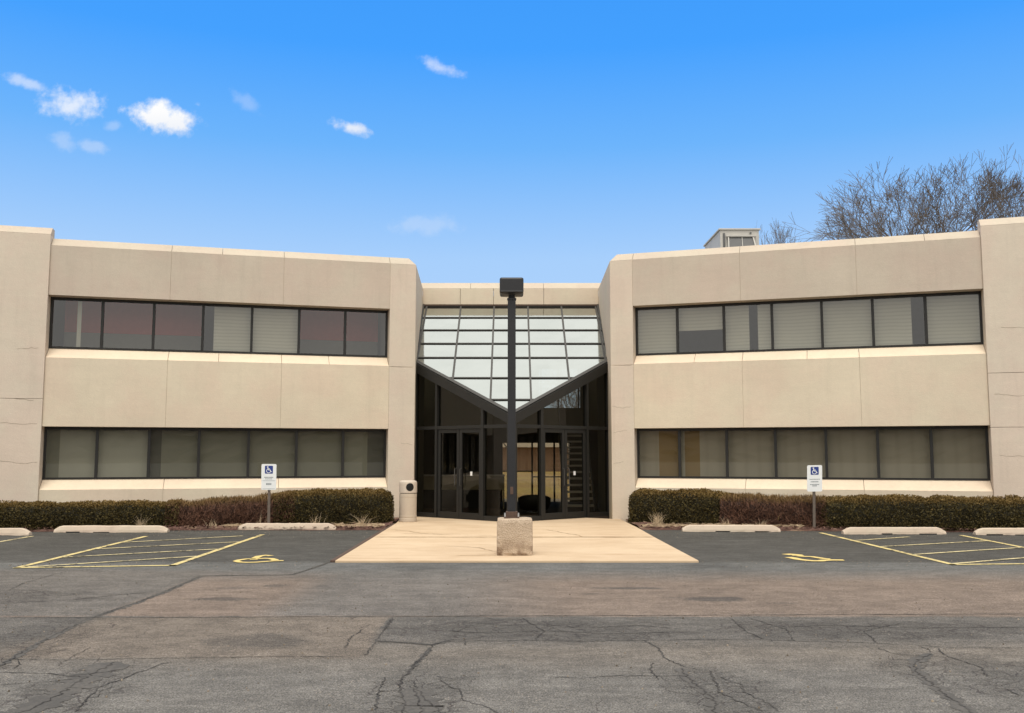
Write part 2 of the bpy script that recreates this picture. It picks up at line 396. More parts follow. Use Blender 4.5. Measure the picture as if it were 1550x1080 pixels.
# concrete walk: two pours with an open joint
mb = MB()
mb.plan([(-2.71,14.91),(2.86,14.91),(2.80,19.03),(-2.72,19.03)], -.05, .035)
mb.plan([(-2.72,19.05),(2.80,19.05),(2.79,21.5),(2.72,24.28),(0,26),(-2.9,25.6),(-2.74,22.97)], -.05, .035)
struct(mb.build('walkway', 'walk', bevel=.012))
mb = MB()
mb.strip([(-2.72,19.04),(0,19.03),(2.8,19.04)], .0385, .085, .008, .15)
for p in ([(-2.62,20.9),(-2.2,20.55),(-1.9,20.0),(-1.4,19.6),(-.9,19.5),(-.3,19.3)], [(.75,20.9),(1.0,20.2),(1.35,19.4),(1.4,19.05)], [(-1.2,17.2),(-.6,16.9),(-.25,16.2)], [(-2.3,19.9),(-1.7,19.75),(-1.1,19.9)], [(-1.0,15.5),(-.4,15.7),(-.25,15.62)]): mb.strip(p, .0385, .020, .03, .10)
M['walkjoint'] = worn('dirty concrete joint', (.16, .095, .05), (.40, .27, .155), .38, .58, 12)
struct(mb.build('walkway_joints', 'walkjoint', recalc=False))
mb = MB(); mb.plan([(-2.79,14.95),(-2.72,14.93),(-2.735,22.9),(-2.81,22.9)], -.05, .03)
struct(mb.build('walkway_edging', 'rust'))

# mulch bed, one per side
def bed(x0, x1, yf):
    m = MB(); nx = int((x1-x0)/.12); ny = 40
    vs = []
    for j in range(ny+1):
        for i in range(nx+1):
            x = x0+(x1-x0)*i/nx; y0 = yf(x)+.10*mnoise.noise(Vector((x*1.7, 3, 0)))+.05*mnoise.noise(Vector((x*6, 9, 0)))
            y = y0+(25.2-y0)*j/ny
            z = .004 + min(1, j/4)*(.035+.03*mnoise.noise(Vector((x*3, y*3, 1)))+.02*mnoise.noise(Vector((x*9, y*9, 4))))
            vs.append((x, y, z))
    m.add(vs, [(j*(nx+1)+i, j*(nx+1)+i+1, (j+1)*(nx+1)+i+1, (j+1)*(nx+1)+i) for j in range(ny) for i in range(nx)])
    for k in range(2600):        # loose chips and dead leaves lying on the bed
        x = random.uniform(x0+.05, x1-.05); y = yf(x)+abs(random.gauss(0, .35)); a = random.uniform(0, 6.3); l = random.uniform(.015, .05); w = l*.35
        z = .05+random.uniform(0, .03); ca, sa = math.cos(a), math.sin(a); tz = random.uniform(-.02, .02)
        m.add([(x-ca*l-sa*w, y-sa*l+ca*w, z-tz), (x+ca*l-sa*w, y+sa*l+ca*w, z+tz), (x+ca*l+sa*w, y+sa*l-ca*w, z+tz), (x-ca*l+sa*w, y-sa*l-ca*w, z-tz)], [(0,1,2,3)])
    return struct(m.build('mulch_bed', 'mulch', recalc=False))
bed(-26, -2.82, lambda x: 21.15 if x > -7 else max(18, 21.15+(x+7)*.13))
bed(2.84, 26, lambda x: 21.25-max(0, x-3.2)*.10)

# cracks and seams in the asphalt
SEAM = [[(-10,9.95),(-4.05,9.93),(-2.99,9.96),(-1.85,9.99),(.03,10.04),(1.94,10.08),(3.58,10.12),(5.31,10.16),(12,10.2)]]
THIN = [[(-1.21,9.91),(-1.21,9.04),(-1.21,8.09)], [(-1.19,8.75),(-.97,8.64),(-.69,8.54),(-.52,8.81),(-.13,8.7),(.19,8.75),(.51,8.7),(1.14,8.73),(1.69,8.78)],
 [(-.69,8.54),(-.75,7.91),(-.79,7.57),(-.81,7.25),(-.79,6.9),(-.72,6.64),(-.7,6.34),(-.74,5.9)], [(-.74,7.25),(-.61,6.76),(-.52,6.51),(-.45,6.34),(-.4,5.9)],
 [(-.56,7.37),(-.44,7.03),(-.37,6.96),(-.32,6.64),(-.19,6.51),(-.11,6.37),(0,5.9)], [(1.17,8.75),(1.25,8.38),(1.24,8.0),(1.34,7.69),(1.45,7.57)], [(1.12,7.82),(1.06,7.57),(1.08,7.25)],
 [(.28,7.33),(.51,7.29),(.78,7.37),(1.32,7.37)], [(-.94,7.33),(-.94,6.96),(-.88,6.39)], [(-.94,6.9),(-.79,6.93)], [(-1.43,8.38),(-1.46,8.92),(-1.4,9.28)],
 [(1.5,8.75),(2.11,8.8),(2.59,8.7),(3.05,8.65),(3.57,8.51),(3.72,8.41),(4.38,8.41),(6.5,8.3)], [(3.13,8.41),(3.17,8.18),(3.36,8.05)],
 [(3.64,8.41),(3.56,8.05),(3.65,7.68),(3.55,7.34)], [(3.49,7.0),(3.5,6.75)], [(1.51,7.53),(1.48,7.13),(1.44,6.88),(1.53,6.61),(1.62,6.36)],
 [(1.53,7.38),(1.65,7.07),(1.61,6.88),(1.71,6.58),(1.72,6.36)], [(2.21,9.85),(2.19,9.13),(2.25,8.8)], [(-4.14,7.96),(-3.59,7.92),(-2.98,7.98),(-2.54,8.01),(-2.01,8.05),(-1.38,8.05)],
 [(-2.73,7.88),(-2.85,7.42),(-2.93,7.0),(-2.88,6.69),(-2.81,6.36)], [(-6.12,11.9),(-6.27,12.5),(-6.31,13.17),(-6.3,13.78)], [(-5.6,10.7),(-5.48,10.93),(-5.06,11.1),(-4.31,11.8)],
 [(-5.99,11.44),(-4.73,11.53),(-4.17,11.71)], [(-3.89,7.49),(-3.54,7.45),(-3.14,7.31)], [(-3.69,7.1),(-3.4,7.17),(-3.21,7.27)],
 [(-.5,9.7),(-.1,9.5),(.3,9.55),(.7,9.35),(1.2,9.5),(1.6,9.3)], [(.2,8.75),(.3,9.2),(.1,9.9)], [(-.6,9.2),(-.2,9.1),(.3,9.2),(.9,9.05),(1.5,9.15)], [(2.5,8.7),(2.6,9.3),(2.4,9.9)], [(3.2,8.6),(3.3,9.2),(3.8,9.6)], [(2.4,9.4),(3.1,9.5),(3.9,9.35),(5,9.4)]]
WIDE = [([(-4.6,6.6),(-4.01,7.72),(-4.14,8.51),(-4.27,9.78),(-4.19,10.93),(-4.18,11.8),(-4.23,13.29)], .05), ([(-4.23,13.29),(-3.02,13.41),(-2.9,14.18),(-2.79,15.05)], .035),
 ([(3.49,8.18),(3.21,7.84),(3.1,7.56),(3.03,7.13),(3.0,6.88),(2.98,6.63),(2.94,6.36),(2.9,5.8)], .075), ([(1.31,7.64),(1.31,7.13),(1.37,6.69),(1.3,6.36),(1.28,5.8)], .06),
 ([(-3.16,7.85),(-3.16,7.27),(-3.12,6.75),(-3.12,6.44),(-3.29,6.0)], .17), ([(-.70,7.0),(-.62,6.6),(-.55,6.2),(-.5,5.8)], .16), ([(-.69,8.4),(-.75,7.91),(-.79,7.4)], .035), ([(-1.21,9.91),(-1.21,9.3)], .05), ([(-1.2,8.72),(-.69,8.54),(-.55,8.78)], .04)]
mb = MB()
for p in SEAM: mb.strip(p, .0045, .018, .010, .08)
for p in THIN:
    mb.strip(p, .0045, .011, .014, .035)
    for (a, b) in zip(p, p[1:]):
        L_ = math.hypot(b[0]-a[0], b[1]-a[1])
        for k in range(int(L_*.9+random.random()*.8)):
            u = random.random(); x, y = a[0]+(b[0]-a[0])*u, a[1]+(b[1]-a[1])*u; th = math.atan2(b[1]-a[1], b[0]-a[0])+random.choice((-1, 1))*random.uniform(.5, 1.5)
            q = [(x, y)]
            for j in range(random.randint(2, 4)):
                th += random.gauss(0, .5); l_ = random.uniform(.06, .18); q.append((q[-1][0]+math.cos(th)*l_, q[-1][1]+math.sin(th)*l_))
            mb.strip(q, .0045, .007, .010, .03)
for p, w in WIDE: mb.strip(p, .0050, .013, .022, .035)
struct(mb.build('pavement_cracks', 'crack', recalc=False))
mb = MB()
for p, w in WIDE: mb.strip(p, .0025, w*1.6, .02, .05)
struct(mb.build('pavement_patches', 'tar', recalc=False))

# painted stall lines
LN = 'yellow parking markings'
def line(m, a, b, w=.10, z=.008): m.strip([a, b], z, w, 0, 0)
def aisle(label, outline, stripes):
    cx = sum(a[0]+b[0] for a, b in outline)/(2*len(outline))
    t = thing('hatched_aisle', label, 'aisle marking', (cx, 14.5, .008), 'striped access aisles')
    m = MB()
    for a, b in outline: line(m, a, b)
    m.build('border_line', 'paint', t, recalc=False)
    for a, b in stripes:
        m = MB(); line(m, a, b, .085, .0095); m.build('stripe', 'paintold', t, recalc=False)
aisle('yellow hatched access aisle left of the walkway, painted with thin slanted stripes', [((-7.21,14.18),(-7.38,19.59)), ((-5.05,14.45),(-5.13,19.98)), ((-7.26,14.19),(-5.0,14.50))],
      [((-7.1,14.28),(-5.1,15.77)), ((-7.22,15.62),(-5.12,16.96)), ((-7.28,16.96),(-5.15,18.34)), ((-7.3,18.21),(-5.45,19.66))])
aisle('yellow hatched access aisle right of the walkway, cut off by the right edge', [((6.61,14.55),(6.5,20.45)), ((9.16,19.82),(8.98,14.7)), ((6.56,14.6),(9.03,14.8))],
      [((6.58,18.62),(7.94,19.43)), ((6.6,17.40),(9.06,18.55)), ((6.6,16.03),(9.05,17.25)), ((6.64,14.69),(9.0,16.0))])
m = MB(); line(m, (-9.66,14.3), (-9.68,19.6)); tag(m.build('stall_line', 'paintold', recalc=False), 'single cream stall line at the far left edge of the lot, no stripes', 'stall line')
# wheelchair symbols on the tarmac
m = MB()
for p, w in (([(-4.05,15.4),(-4.19,15.36),(-4.26,15.22),(-4.27,15.06),(-4.17,14.92),(-4.05,14.88),(-3.92,14.9),(-3.80,15.0),(-3.7,15.08),(-3.55,15.13)], .10),
             ([(-4.05,15.26),(-4.09,15.52),(-4.10,15.78),(-4.03,15.92),(-3.92,15.84)], .12), ([(-4.02,15.4),(-3.93,15.45),(-3.82,15.42),(-3.71,15.25),(-3.68,15.1)], .11)):
    m.strip(p, .0085, w)
tag(m.build('wheelchair_marking', 'paintmark', recalc=False), 'yellow wheelchair symbol on the tarmac beside the left hatched aisle', 'pavement symbol', 'wheelchair symbols on the tarmac')
m = MB()
for p, w in (([(4.50,16.02),(4.60,16.08),(4.68,15.98),(4.66,15.85)], .19), ([(4.64,15.82),(4.72,15.74),(4.84,15.70),(4.89,15.55),(4.95,15.40),(5.02,15.36)], .12),
             ([(4.43,15.62),(4.48,15.50),(4.50,15.34),(4.57,15.2),(4.67,15.1),(4.78,15.09),(4.88,15.18),(5.0,15.22),(5.18,15.2)], .15)):
    m.strip(p, .0085, w)
tag(m.build('wheelchair_marking', 'paintmark', recalc=False), 'bright yellow open wheelchair symbol on the tarmac beside the right hatched aisle', 'pavement symbol', 'wheelchair symbols on the tarmac')

# ------------------------------------------------------------------ the building
B = thing('office_building', 'two storey beige concrete office building with a glazed entrance between angled wings', 'office building', (0, 24.5, 0))
def frame(A, d):
    n = (-d[1], d[0]) if d[0] > 0 else (d[1], -d[0])
    return lambda s, r, z: (A[0]+d[0]*s+n[0]*r, A[1]+d[1]*s+n[1]*r, z)
FL = frame((-2.525, 24.846), (-.96218, -.27242)); FR = frame((2.5245, 24.354), (.94868, -.31623))
ZS0, ZG0, ZH0, ZS1, ZG1, ZH1, ZP = .82, 1.062, 2.30, 3.92, 4.182, 5.415, 6.61
def wing(F, js, mulls, lo, hi, gaps, lifts):
    j0, j3 = js[0], js[-1]; g = .0035
    segs = list(zip(js, js[1:]))
    for (a, b) in segs:
        for z0, z1 in ((-.1, ZS0-.004), (ZH0, ZS1-.004), (ZH1, ZP-.004)):
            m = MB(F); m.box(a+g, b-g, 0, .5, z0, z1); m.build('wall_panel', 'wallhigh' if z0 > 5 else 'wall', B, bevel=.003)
    for cuts, zs, zg in ((gaps[0], ZS0, ZG0), (gaps[1], ZS1, ZG1)):
        for a, b in zip(cuts, cuts[1:]):
            m = MB(F); m.prism([(0, zs), (.37, zg), (.5, zg), (.5, zs)], a+.004, b-.004); m.build('window_sill', 'sill', B, bevel=.006)
    m = MB(F)   # joint backing
    for z0, z1 in ((-.1, ZS0), (ZH0+.01, ZS1+.01), (ZH1+.01, ZP+.02)): m.box(j0-.05, j3+.05, .007, .48, z0, z1-.012)
    m.build('joint_sealant', 'sealant', B)
    # inner pier in two lifts, outer pier
    for z0, z1 in ((-.1, 3.895), (3.905, ZP-.004)):
        m = MB(F); m.box(0, j0-g, 0, .5, z0, z1); m.build('pier', 'pier', B, bevel=.008)
    for z0, z1 in zip(lifts, lifts[1:]):
        m = MB(F); m.box(j3+g, 15.5, -.05, .5, z0+.004, z1-.004); m.build('pier', 'pier', B, bevel=.006)
    m = MB(F); m.prism([(-.05, 6.864), (.16, 7.06), (.42, 7.06), (.42, 6.5), (.3, 6.5), (.3, 6.864)], j3+.004, 15.5); m.build('parapet_cap', 'cap', B, bevel=.006)
    # windows
    for fl, (zg, zh, spec) in enumerate(((ZG0, ZH0, lo), (ZG1, ZH1, hi))):
        m = MB(F); e = [j0]+mulls+[j3]; a, b = j0, j3
        m.box(a, b, .33, .41, zh-.065, zh+.0); m.box(a, b, .33, .41, zg, zg+.04)
        m.box(a, a+.05, .332, .408, zg+.04, zh-.065); m.box(b-.05, b, .332, .408, zg+.04, zh-.065)
        for x in mulls: m.box(x-.032, x+.032, .325, .412, zg+.04, zh-.065)
        m.build('window_frame', 'bronze', B)
        for k in range(7):
            x0, x1 = e[k], e[k+1]
            m = MB(F); m.add([(x0, .36, zg+.02), (x1, .36, zg+.02), (x1, .36, zh-.02), (x0, .36, zh-.02)], [(0,1,2,3)])
            w = m.build('window', 'winglass', B, recalc=False)
            for (mat, u0, u1, v0, v1) in spec[k]:
                m = MB(F); m.box(x0+(x1-x0)*u0, x0+(x1-x0)*u1, .47, .485, zg+(zh-zg)*v0-.02, zg+(zh-zg)*v1)
                m.build('blind', mat, w)  # blinds, plus added dark sheets where the blinds leave a gap
    # rooms behind the glass
    for z0, z1 in ((.25, 2.75), (3.5, 5.9)):
        m = MB(F); m.box(j0-.1, j3+.3, .52, 3.6, z0, z0+.1); m.box(j0-.1, j3+.3, .52, 3.6, z1, z1+.1)
        m.box(j0-.1, j3+.3, 3.6, 3.7, z0, z1+.1); m.box(j0-.1, j0-.02, .52, 3.6, z0+.1, z1); m.box(j3+.22, j3+.3, .52, 3.6, z0+.1, z1)
        m.build('office_room', 'interior', B)
    # rear and roof
    m = MB(F); m.box(.3, 15.5, .5, 11, 6.3, 6.42); m.build('roof_deck', 'roof', B)
    m = MB(F); m.box(1.5, 15.5, 10.9, 11.2, -.1, 6.85); m.box(15.2, 15.5, .5, 10.9, -.1, 6.85); m.build('rear_wall', 'wall', B)

def hair(F, pts, w=.008):
    m = MB(F); q = []
    for (a, b) in zip(pts, pts[1:]):
        n = 6
        for i in range(n): q.append((a[0]+(b[0]-a[0])*i/n, a[1]+(b[1]-a[1])*i/n+random.uniform(-.012, .012)))
    q.append(pts[-1]); n = len(q)
    ro = -.0525 if min(p[0] for p in pts) > 5 else -.0025
    m.add([(s_, ro, z+w*random.uniform(.2, .6)) for s_, z in q]+[(s_, ro, z-w*random.uniform(.2, .6)) for s_, z in q], [(i, i+1, n+i+1, n+i) for i in range(n-1)])
    m.build('hairline_crack', 'sealantdark', B, recalc=False)
M['sealantdark'] = simple('dirty hairline crack', (.27, .215, .15), .95)
for F_, cs in ((FL, ([(9.9,2.40),(9.2,2.34),(8.9,2.36)], [(9.6,2.96),(9.0,2.90)], [(9.4,4.1),(8.95,4.14)], [(9.7,1.5),(9.1,1.44),(8.85,1.47)], [(.05,1.9),(.35,1.94)])),
               (FR, ([(.03,2.86),(.3,2.82),(.5,2.85)], [(.05,2.2),(.4,2.25)], [(.04,1.42),(.3,1.46)], [(8.8,3.0),(9.3,2.95),(10,3.0)], [(9.0,4.5),(9.7,4.46)], [(8.85,1.62),(9.6,1.6)]))):
    for c_ in cs: hair(F_, c_)
full = [('blind', .0, 1, 0, 1)]; fullv = [('vblind', 0, 1, 0, 1)]; fl_ = [('blindlow', 0, 1, 0, 1)]
# bays listed from the entrance outwards; u grows outwards
wing(FL, [.68, 3.38, 6.08, 8.80], [1.785, 2.955, 4.125, 5.305, 6.46, 7.635],
     [[('blindlow', .42, 1, 0, 1), ('gapdark', 0, .418, 0, 1)], fl_, fl_, [('blindlow', 0, 1, .0, 1)], [('blindlow', 0, .76, 0, 1), ('gapdark', .763, 1, 0, 1)], [('blindpale', 0, 1, 0, 1)], [('blindpale', 0, .72, 0, 1), ('blindlow', .72, 1, 0, 1)]],
     [[], [], full, [('blind', 0, .78, 0, 1)], [], [], [('blindpale', .42, .50, 0, 1)]],
     ([.68, 3.38, 6.08, 8.80], [.68, 2.2, 3.38, 4.9, 6.08, 8.80]), [-.1, 2.94, 6.864])
wing(FR, [.585, 3.27, 5.97, 8.68], [1.655, 2.82, 3.985, 5.155, 6.315, 7.48],
     [[('vblind', 0, .5, 0, 1), ('tancol', .5, 1, 0, 1)], [('vblind', 0, .1, 0, 1), ('tancol', .1, .42, 0, 1), ('vblind', .42, 1, 0, 1)]]+[fullv]*5,
     [full, [('blind', 0, 1, .5, 1)], [('blind', 0, .52, 0, 1), ('blind', .7, 1, 0, 1)], full, full, [('blind', 0, .74, 0, 1)], full],
     ([.585, 3.27, 5.97, 8.68], [.585, 2.1, 3.27, 4.79, 5.97, 8.68]), [-.1, 2.25, 3.47, 6.864])
for a, b in ((.75, 2.9), (5.35, 8.7)):  # panels added inside to give these panes their red over grey tone
    m = MB(FL); m.box(a, b, 1.7, 1.78, 4.74, 5.88); m.build('tint_panel', 'red_int', B)
    m = MB(FL); m.box(a, b, 1.7, 1.78, 3.62, 4.735); m.build('tint_panel', 'interior', B)

# mitred coping along the recessed parapet line
PL = [FL(8.80,0,0)[:2], FL(6.08,0,0)[:2], FL(4.88,0,0)[:2], FL(3.38,0,0)[:2], FL(.68,0,0)[:2], FL(0,0,0)[:2], (-2.68,28.45), (-1.25,28.45), (.95,28.45), (2.60,28.45), FR(0,0,0)[:2], FR(.585,0,0)[:2], FR(3.27,0,0)[:2], FR(5.97,0,0)[:2], FR(7.5,0,0)[:2], FR(8.68,0,0)[:2]]
def offset(i, o):
    p = Vector(PL[i])
    def nrm(a, b): d = (Vector(b)-Vector(a)).normalized(); return Vector((-d.y, d.x))
    n0 = nrm(PL[i-1], PL[i]) if i > 0 else nrm(PL[i], PL[i+1]); n1 = nrm(PL[i], PL[i+1]) if i < len(PL)-1 else n0
    b = (n0+n1).normalized(); return p+b*(o/max(.3, b.dot(n0)))
for i in range(len(PL)-1):
    m = MB(); d = (Vector(PL[i+1])-Vector(PL[i])).normalized()*.004
    prof = [(0, ZP), (.2, 6.815), (.42, 6.815), (.42, ZP)]
    A = [(*(offset(i, o)+d), z) for o, z in prof]; Bq = [(*(offset(i+1, o)-d), z) for o, z in prof]
    m.hexa(A, Bq); m.build('parapet_cap', 'cap', B, bevel=.005)
# return walls and link wall above the skylight
AL, AR = FL(0,0,0), FR(0,0,0)
m = MB(); q = FL(.33, .03, 0); m.plan([AL[:2], (-2.68,28.45), (-3.0,28.45), q[:2]], -.1, ZP-.004); m.build('return_wall', 'wall', B)
m = MB(); q = FR(.33, .03, 0); m.plan([AR[:2], (2.60,28.45), (2.92,28.45), q[:2]], -.1, ZP-.004); m.build('return_wall', 'wall', B)
for x0, x1 in ((-2.678,-1.56), (-1.55,-.56), (-.55,.95), (.96,2.598)):
    m = MB(); m.box(x0, x1, 28.45, 28.75, 6.12, ZP-.004); m.build('link_wall', 'wall', B, bevel=.006)
m = MB(); m.box(-3, 3, 28.75, 34, 6.3, 6.42); m.build('roof_deck', 'roof', B)

# skylight: one sloping plane from the link wall down to the point of the entrance
K = .6638
def zs(y): return 2.604+K*(y-23.2)
YT, YSL, YSR, XL, XR = 28.41, 25.465, 25.50, -2.60, 2.59
m = MB()
nrm = Vector((0, -K, 1)).normalized()
rows = [28.386, 27.731, 27.043, 26.339, 25.644, 24.708, 23.779]
cols = [-2.55, -1.53, -.535, .475, 1.475, 2.50]
def xl(y):  # left and right limit of the glazing at depth y
    return (-2.65+(28.45-y)*.012 if y >= YSL else XL*(y-23.2)/(YSL-23.2))
def xr(y): return (2.585-(28.45-y)*.002 if y >= YSR else XR*(y-23.2)/(YSR-23.2))
def yedge(x): return 23.2+(YSL-23.2)*x/XL if x < 0 else 23.2+(YSR-23.2)*x/XR
cen = lambda x: x
for x in cols:
    y0 = yedge(x) if abs(x) < 2.58 else 25.5
    m.bar((x, y0+.02, zs(y0+.02)+.01), (x, YT, zs(YT)+.01), .05, .04, nrm)
for y in rows:
    m.bar((xl(y), y, zs(y)+.012), (xr(y), y, zs(y)+.012), .04, .034, nrm)
for sx, ys in ((XL, YSL), (XR, YSR)):
    m.bar((sx, ys, zs(ys)+.025), (-2.66 if sx < 0 else 2.575, 28.42, zs(28.42)+.025), .07, .08, nrm)
    m.bar((sx*1.0, ys, zs(ys)+.03), (0, 23.2, zs(23.2)+.03), .10, .05, nrm)
SK = m.build('skylight', 'bronze2', B)
def clip(poly, f):
    out = []
    for a, b in zip(poly, poly[1:]+poly[:1]):
        fa, fb = f(a), f(b)
        if fa >= 0: out.append(a)
        if (fa >= 0) != (fb >= 0):
            t = fa/(fa-fb); out.append((a[0]+(b[0]-a[0])*t, a[1]+(b[1]-a[1])*t))
    return out
ys_ = [23.2]+rows[::-1]
xs_ = [-2.70]+cols[1:-1]+[2.66]
for ya, yb in zip(ys_, ys_[1:]):
    for xa, xb in zip(xs_, xs_[1:]):
        P = [(xa, ya), (xb, ya), (xb, yb), (xa, yb)]
        P = clip(P, lambda p: (p[1]-23.2)*-XL-(YSL-23.2)*-p[0]); P = clip(P, lambda p: (p[1]-23.2)*XR-(YSR-23.2)*p[0])
        P = clip(P, lambda p: p[0]+2.655); P = clip(P, lambda p: 2.6-p[0])
        if len(P) < 3: continue
        m = MB(); dzt = .042 if ya > 27.6 else 0.0      # top row tilted flatter to catch the link wall's reflection
        m.add([(x, y, zs(y)+(28.386-y)*dzt+random.uniform(-.0015, .0015)) for x, y in P], [tuple(range(len(P)))]); m.build('glass_pane', 'skyglass', SK, recalc=False)
m = MB(); m.box(-2.67, 2.59, 28.36, 28.44, 6.07, 6.115); m.build('flashing', 'rust', B)

# glazed prow under the skylight
ZT = 2.335
def prow(S, ztop, note):
    S = Vector(S); E = Vector((0, 23.2)); d = (E-S).normalized(); L = (E-S).length
    n = Vector((d.y, -d.x)); n = n if n.y < 0 else -n       # outwards
    F = lambda t, o, z: (S.x+d.x*t+n.x*o, S.y+d.y*t+n.y*o, z)
    zt = lambda t: ztop+(2.604-ztop)*t/L
    m = MB(F)
    m.hexa([F0 for F0 in ((0,-.06,zt(0)-.25),(L,-.06,zt(L)-.23),(L,.10,zt(L)-.23),(0,.10,zt(0)-.25))], [(0,-.06,zt(0)+.0),(L,-.06,zt(L)+.0),(L,.10,zt(L)+.0),(0,.10,zt(0)+.0)])
    for t, w in ((.05, .10), (.88, .075), (2.51, .085), (L-.05, .11)): m.box(t-w/2, t+w/2, -.055, .07, .036, zt(t)-.23)
    for a, b in ((.10,.8425),(.9175,2.4675),(2.5525,L-.105)):
        m.box(a, b, -.05, .06, ZT-.045, ZT+.04); 
    for a, b in ((.10,.8425),(2.5525,L-.105)): m.box(a, b, -.05, .06, .036, .15)
    m.build('entrance_frame', 'bronze', B)
    def pane(t0, t1, z0, z1a, z1b, nm='glazing_panel'):
        q = MB(F); q.add([(t0, 0, z0), (t1, 0, z0), (t1, 0, z1b), (t0, 0, z1a)], [(0,1,2,3)]); q.build(nm, 'lobbyglass', B, recalc=False)
    pane(.1, .845, .15, ZT-.045, ZT-.045); pane(2.55, L-.1, .15, ZT-.045, ZT-.045)
    for a, b in ((.1,.845),(.915,2.47),(2.55,L-.1)): pane(a, b, ZT+.04, zt(a)-.24, zt(b)-.22)
    for a, b, hs in ((.925, 1.687, 1), (1.697, 2.46, -1)):
        q = MB(F); st = .085
        q.box(a, a+st, -.03, .035, .05, 2.285); q.box(b-st, b, -.03, .035, .05, 2.285)
        q.box(a+st, b-st, -.03, .035, .05, .20); q.box(a+st, b-st, -.03, .035, 2.19, 2.285)
        dr = q.build('door', 'bronze', B, bevel=.004)
        g = MB(F); g.add([(a+st, 0, .2), (b-st, 0, .2), (b-st, 0, 2.19), (a+st, 0, 2.19)], [(0,1,2,3)]); g.build('door_glass', 'lobbyglass', dr, recalc=False)
        hx = b-st-.0 if hs > 0 else a+st
        g = MB(F); g.tube([(hx, .04, .85), (hx, .10, .87), (hx, .10, 1.28), (hx, .04, 1.30)], .014, 8); g.build('handle', 'bronze2', dr)
        if hs == note:
            g = MB(F); g.box(a+.36, a+.43, .004, .008, 1.12, 1.22); g.build('notice', 'white_paint', dr)
prow((-2.585, 25.465), 4.107, -1); prow((2.575, 25.50), 4.13, 1)

# lobby
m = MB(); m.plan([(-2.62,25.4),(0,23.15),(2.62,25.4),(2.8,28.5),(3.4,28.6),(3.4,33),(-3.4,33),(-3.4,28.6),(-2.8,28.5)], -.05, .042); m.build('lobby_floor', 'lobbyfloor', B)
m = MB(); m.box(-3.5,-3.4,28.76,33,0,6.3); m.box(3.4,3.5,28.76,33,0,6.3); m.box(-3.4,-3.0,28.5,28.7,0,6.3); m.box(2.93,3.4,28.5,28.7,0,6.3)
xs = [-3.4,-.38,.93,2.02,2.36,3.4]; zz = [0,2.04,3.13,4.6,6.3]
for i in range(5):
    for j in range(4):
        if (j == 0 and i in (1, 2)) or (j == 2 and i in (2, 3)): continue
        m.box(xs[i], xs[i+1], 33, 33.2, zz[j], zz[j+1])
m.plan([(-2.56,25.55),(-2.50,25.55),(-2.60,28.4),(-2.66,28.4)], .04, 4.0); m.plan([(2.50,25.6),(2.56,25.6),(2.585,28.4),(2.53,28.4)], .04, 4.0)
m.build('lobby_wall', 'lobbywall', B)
m = MB(); m.box(-3.4, 3.4, 30.2, 33, 2.55, 2.72); m.box(-3.4, 3.4, 30.1, 30.2, 2.5, 3.1); m.build('mezzanine_floor', 'lobbywall', B)
m = MB()
for x in (-.35,.69,1.45,2.0): m.box(x-.03, x+.03, 33.02, 33.1, 0, 2.04)
m.box(-.32,.66,33.03,33.09,1.05,1.09); m.box(.72,1.97,33.03,33.09,.86,.9)
for x in (1.0,1.6,2.3): m.box(x-.025, x+.025, 33.02, 33.1, 3.13, 4.6)
m.box(1.03,2.27,33.03,33.09,4.05,4.09)
w = m.build('rear_window', 'bronze', B)
m = MB(); m.add([(-.38,33.06,0),(2.02,33.06,0),(2.02,33.06,2.04),(-.38,33.06,2.04)], [(0,1,2,3)]); m.add([(.93,33.06,3.13),(2.36,33.06,3.13),(2.36,33.06,4.6),(.93,33.06,4.6)], [(0,1,2,3)])
m.build('glass_pane', 'rearglass', w, recalc=False)
# open stair rising away from the doors
m = MB()
for x in (1.50, 2.35): m.bar((x, 27.3, .02), (x, 30.75, 2.5), .05, .22)
stair = m.build('staircase', 'black', B)
for k in range(13):
    m = MB(); y = 27.4+k*.262; z = .17+k*.185; m.box(1.53, 2.32, y, y+.29, z, z+.055); m.build('tread', 'tread', stair)
m = MB(); m.tube([(1.47, 27.2, .95), (1.47, 30.7, 3.45)], .022, 8)
for k in range(5): y = 27.3+k*.8; m.tube([(1.47, y, .05+(y-27.2)*.714), (1.47, y, .95+(y-27.2)*.714)], .012, 6)
m.build('handrail', 'black', stair)
# lobby furniture
t = thing('reception_desk', 'tan fronted reception counter inside the lobby behind the left entrance doors', 'counter', (-1.6, 28.9, .042))
m = MB(); m.box(-2.95,-.25,28.75,28.85,.60,1.0); m.build('front_panel', 'counter', t, bevel=.005)
m = MB(); m.box(-2.98,-.22,28.7,29.3,1.0,1.04); m.build('counter_top', 'tread', t, bevel=.005)
m = MB(); m.box(-2.9,-.35,28.9,29.25,.042,1.0); m.build('cabinet', 'black', t)
m = MB(); m.box(-2.97,-2.93,28.72,29.28,.042,.99); m.box(-.27,-.23,28.72,29.28,.042,.99); m.build('end_panel', 'counter', t)
t = thing('lounge_chair', 'black rounded lounge chair in the lobby behind the concrete footing of the lamp', 'armchair', (.62, 26.9, .042))
m = MB(); m.lathe([(.36,.12),(.40,.2),(.40,.36),(.36,.41),(.05,.42)], .62, 26.9, 32); m.build('seat', 'black', t, smooth=True)
m = MB(); na = 24; vs = []
for i in range(na+1):
    a = R(-90-115+230*i/na); hz = .36+.17*max(0, math.cos((i/na-.5)*math.pi))**.6
    for r_, z in ((.40, .16), (.45, .30), (.46, .45), (.43, hz), (.38, hz+.02), (.33, hz-.03), (.33, .40), (.34, .16)): vs.append((.62+r_*math.cos(a), 26.9+r_*math.sin(a), z))
m.add(vs, [(i*8+k, i*8+(k+1) % 8, (i+1)*8+(k+1) % 8, (i+1)*8+k) for i in range(na) for k in range(8)]+[tuple(range(8)), tuple(range(na*8, na*8+8))])
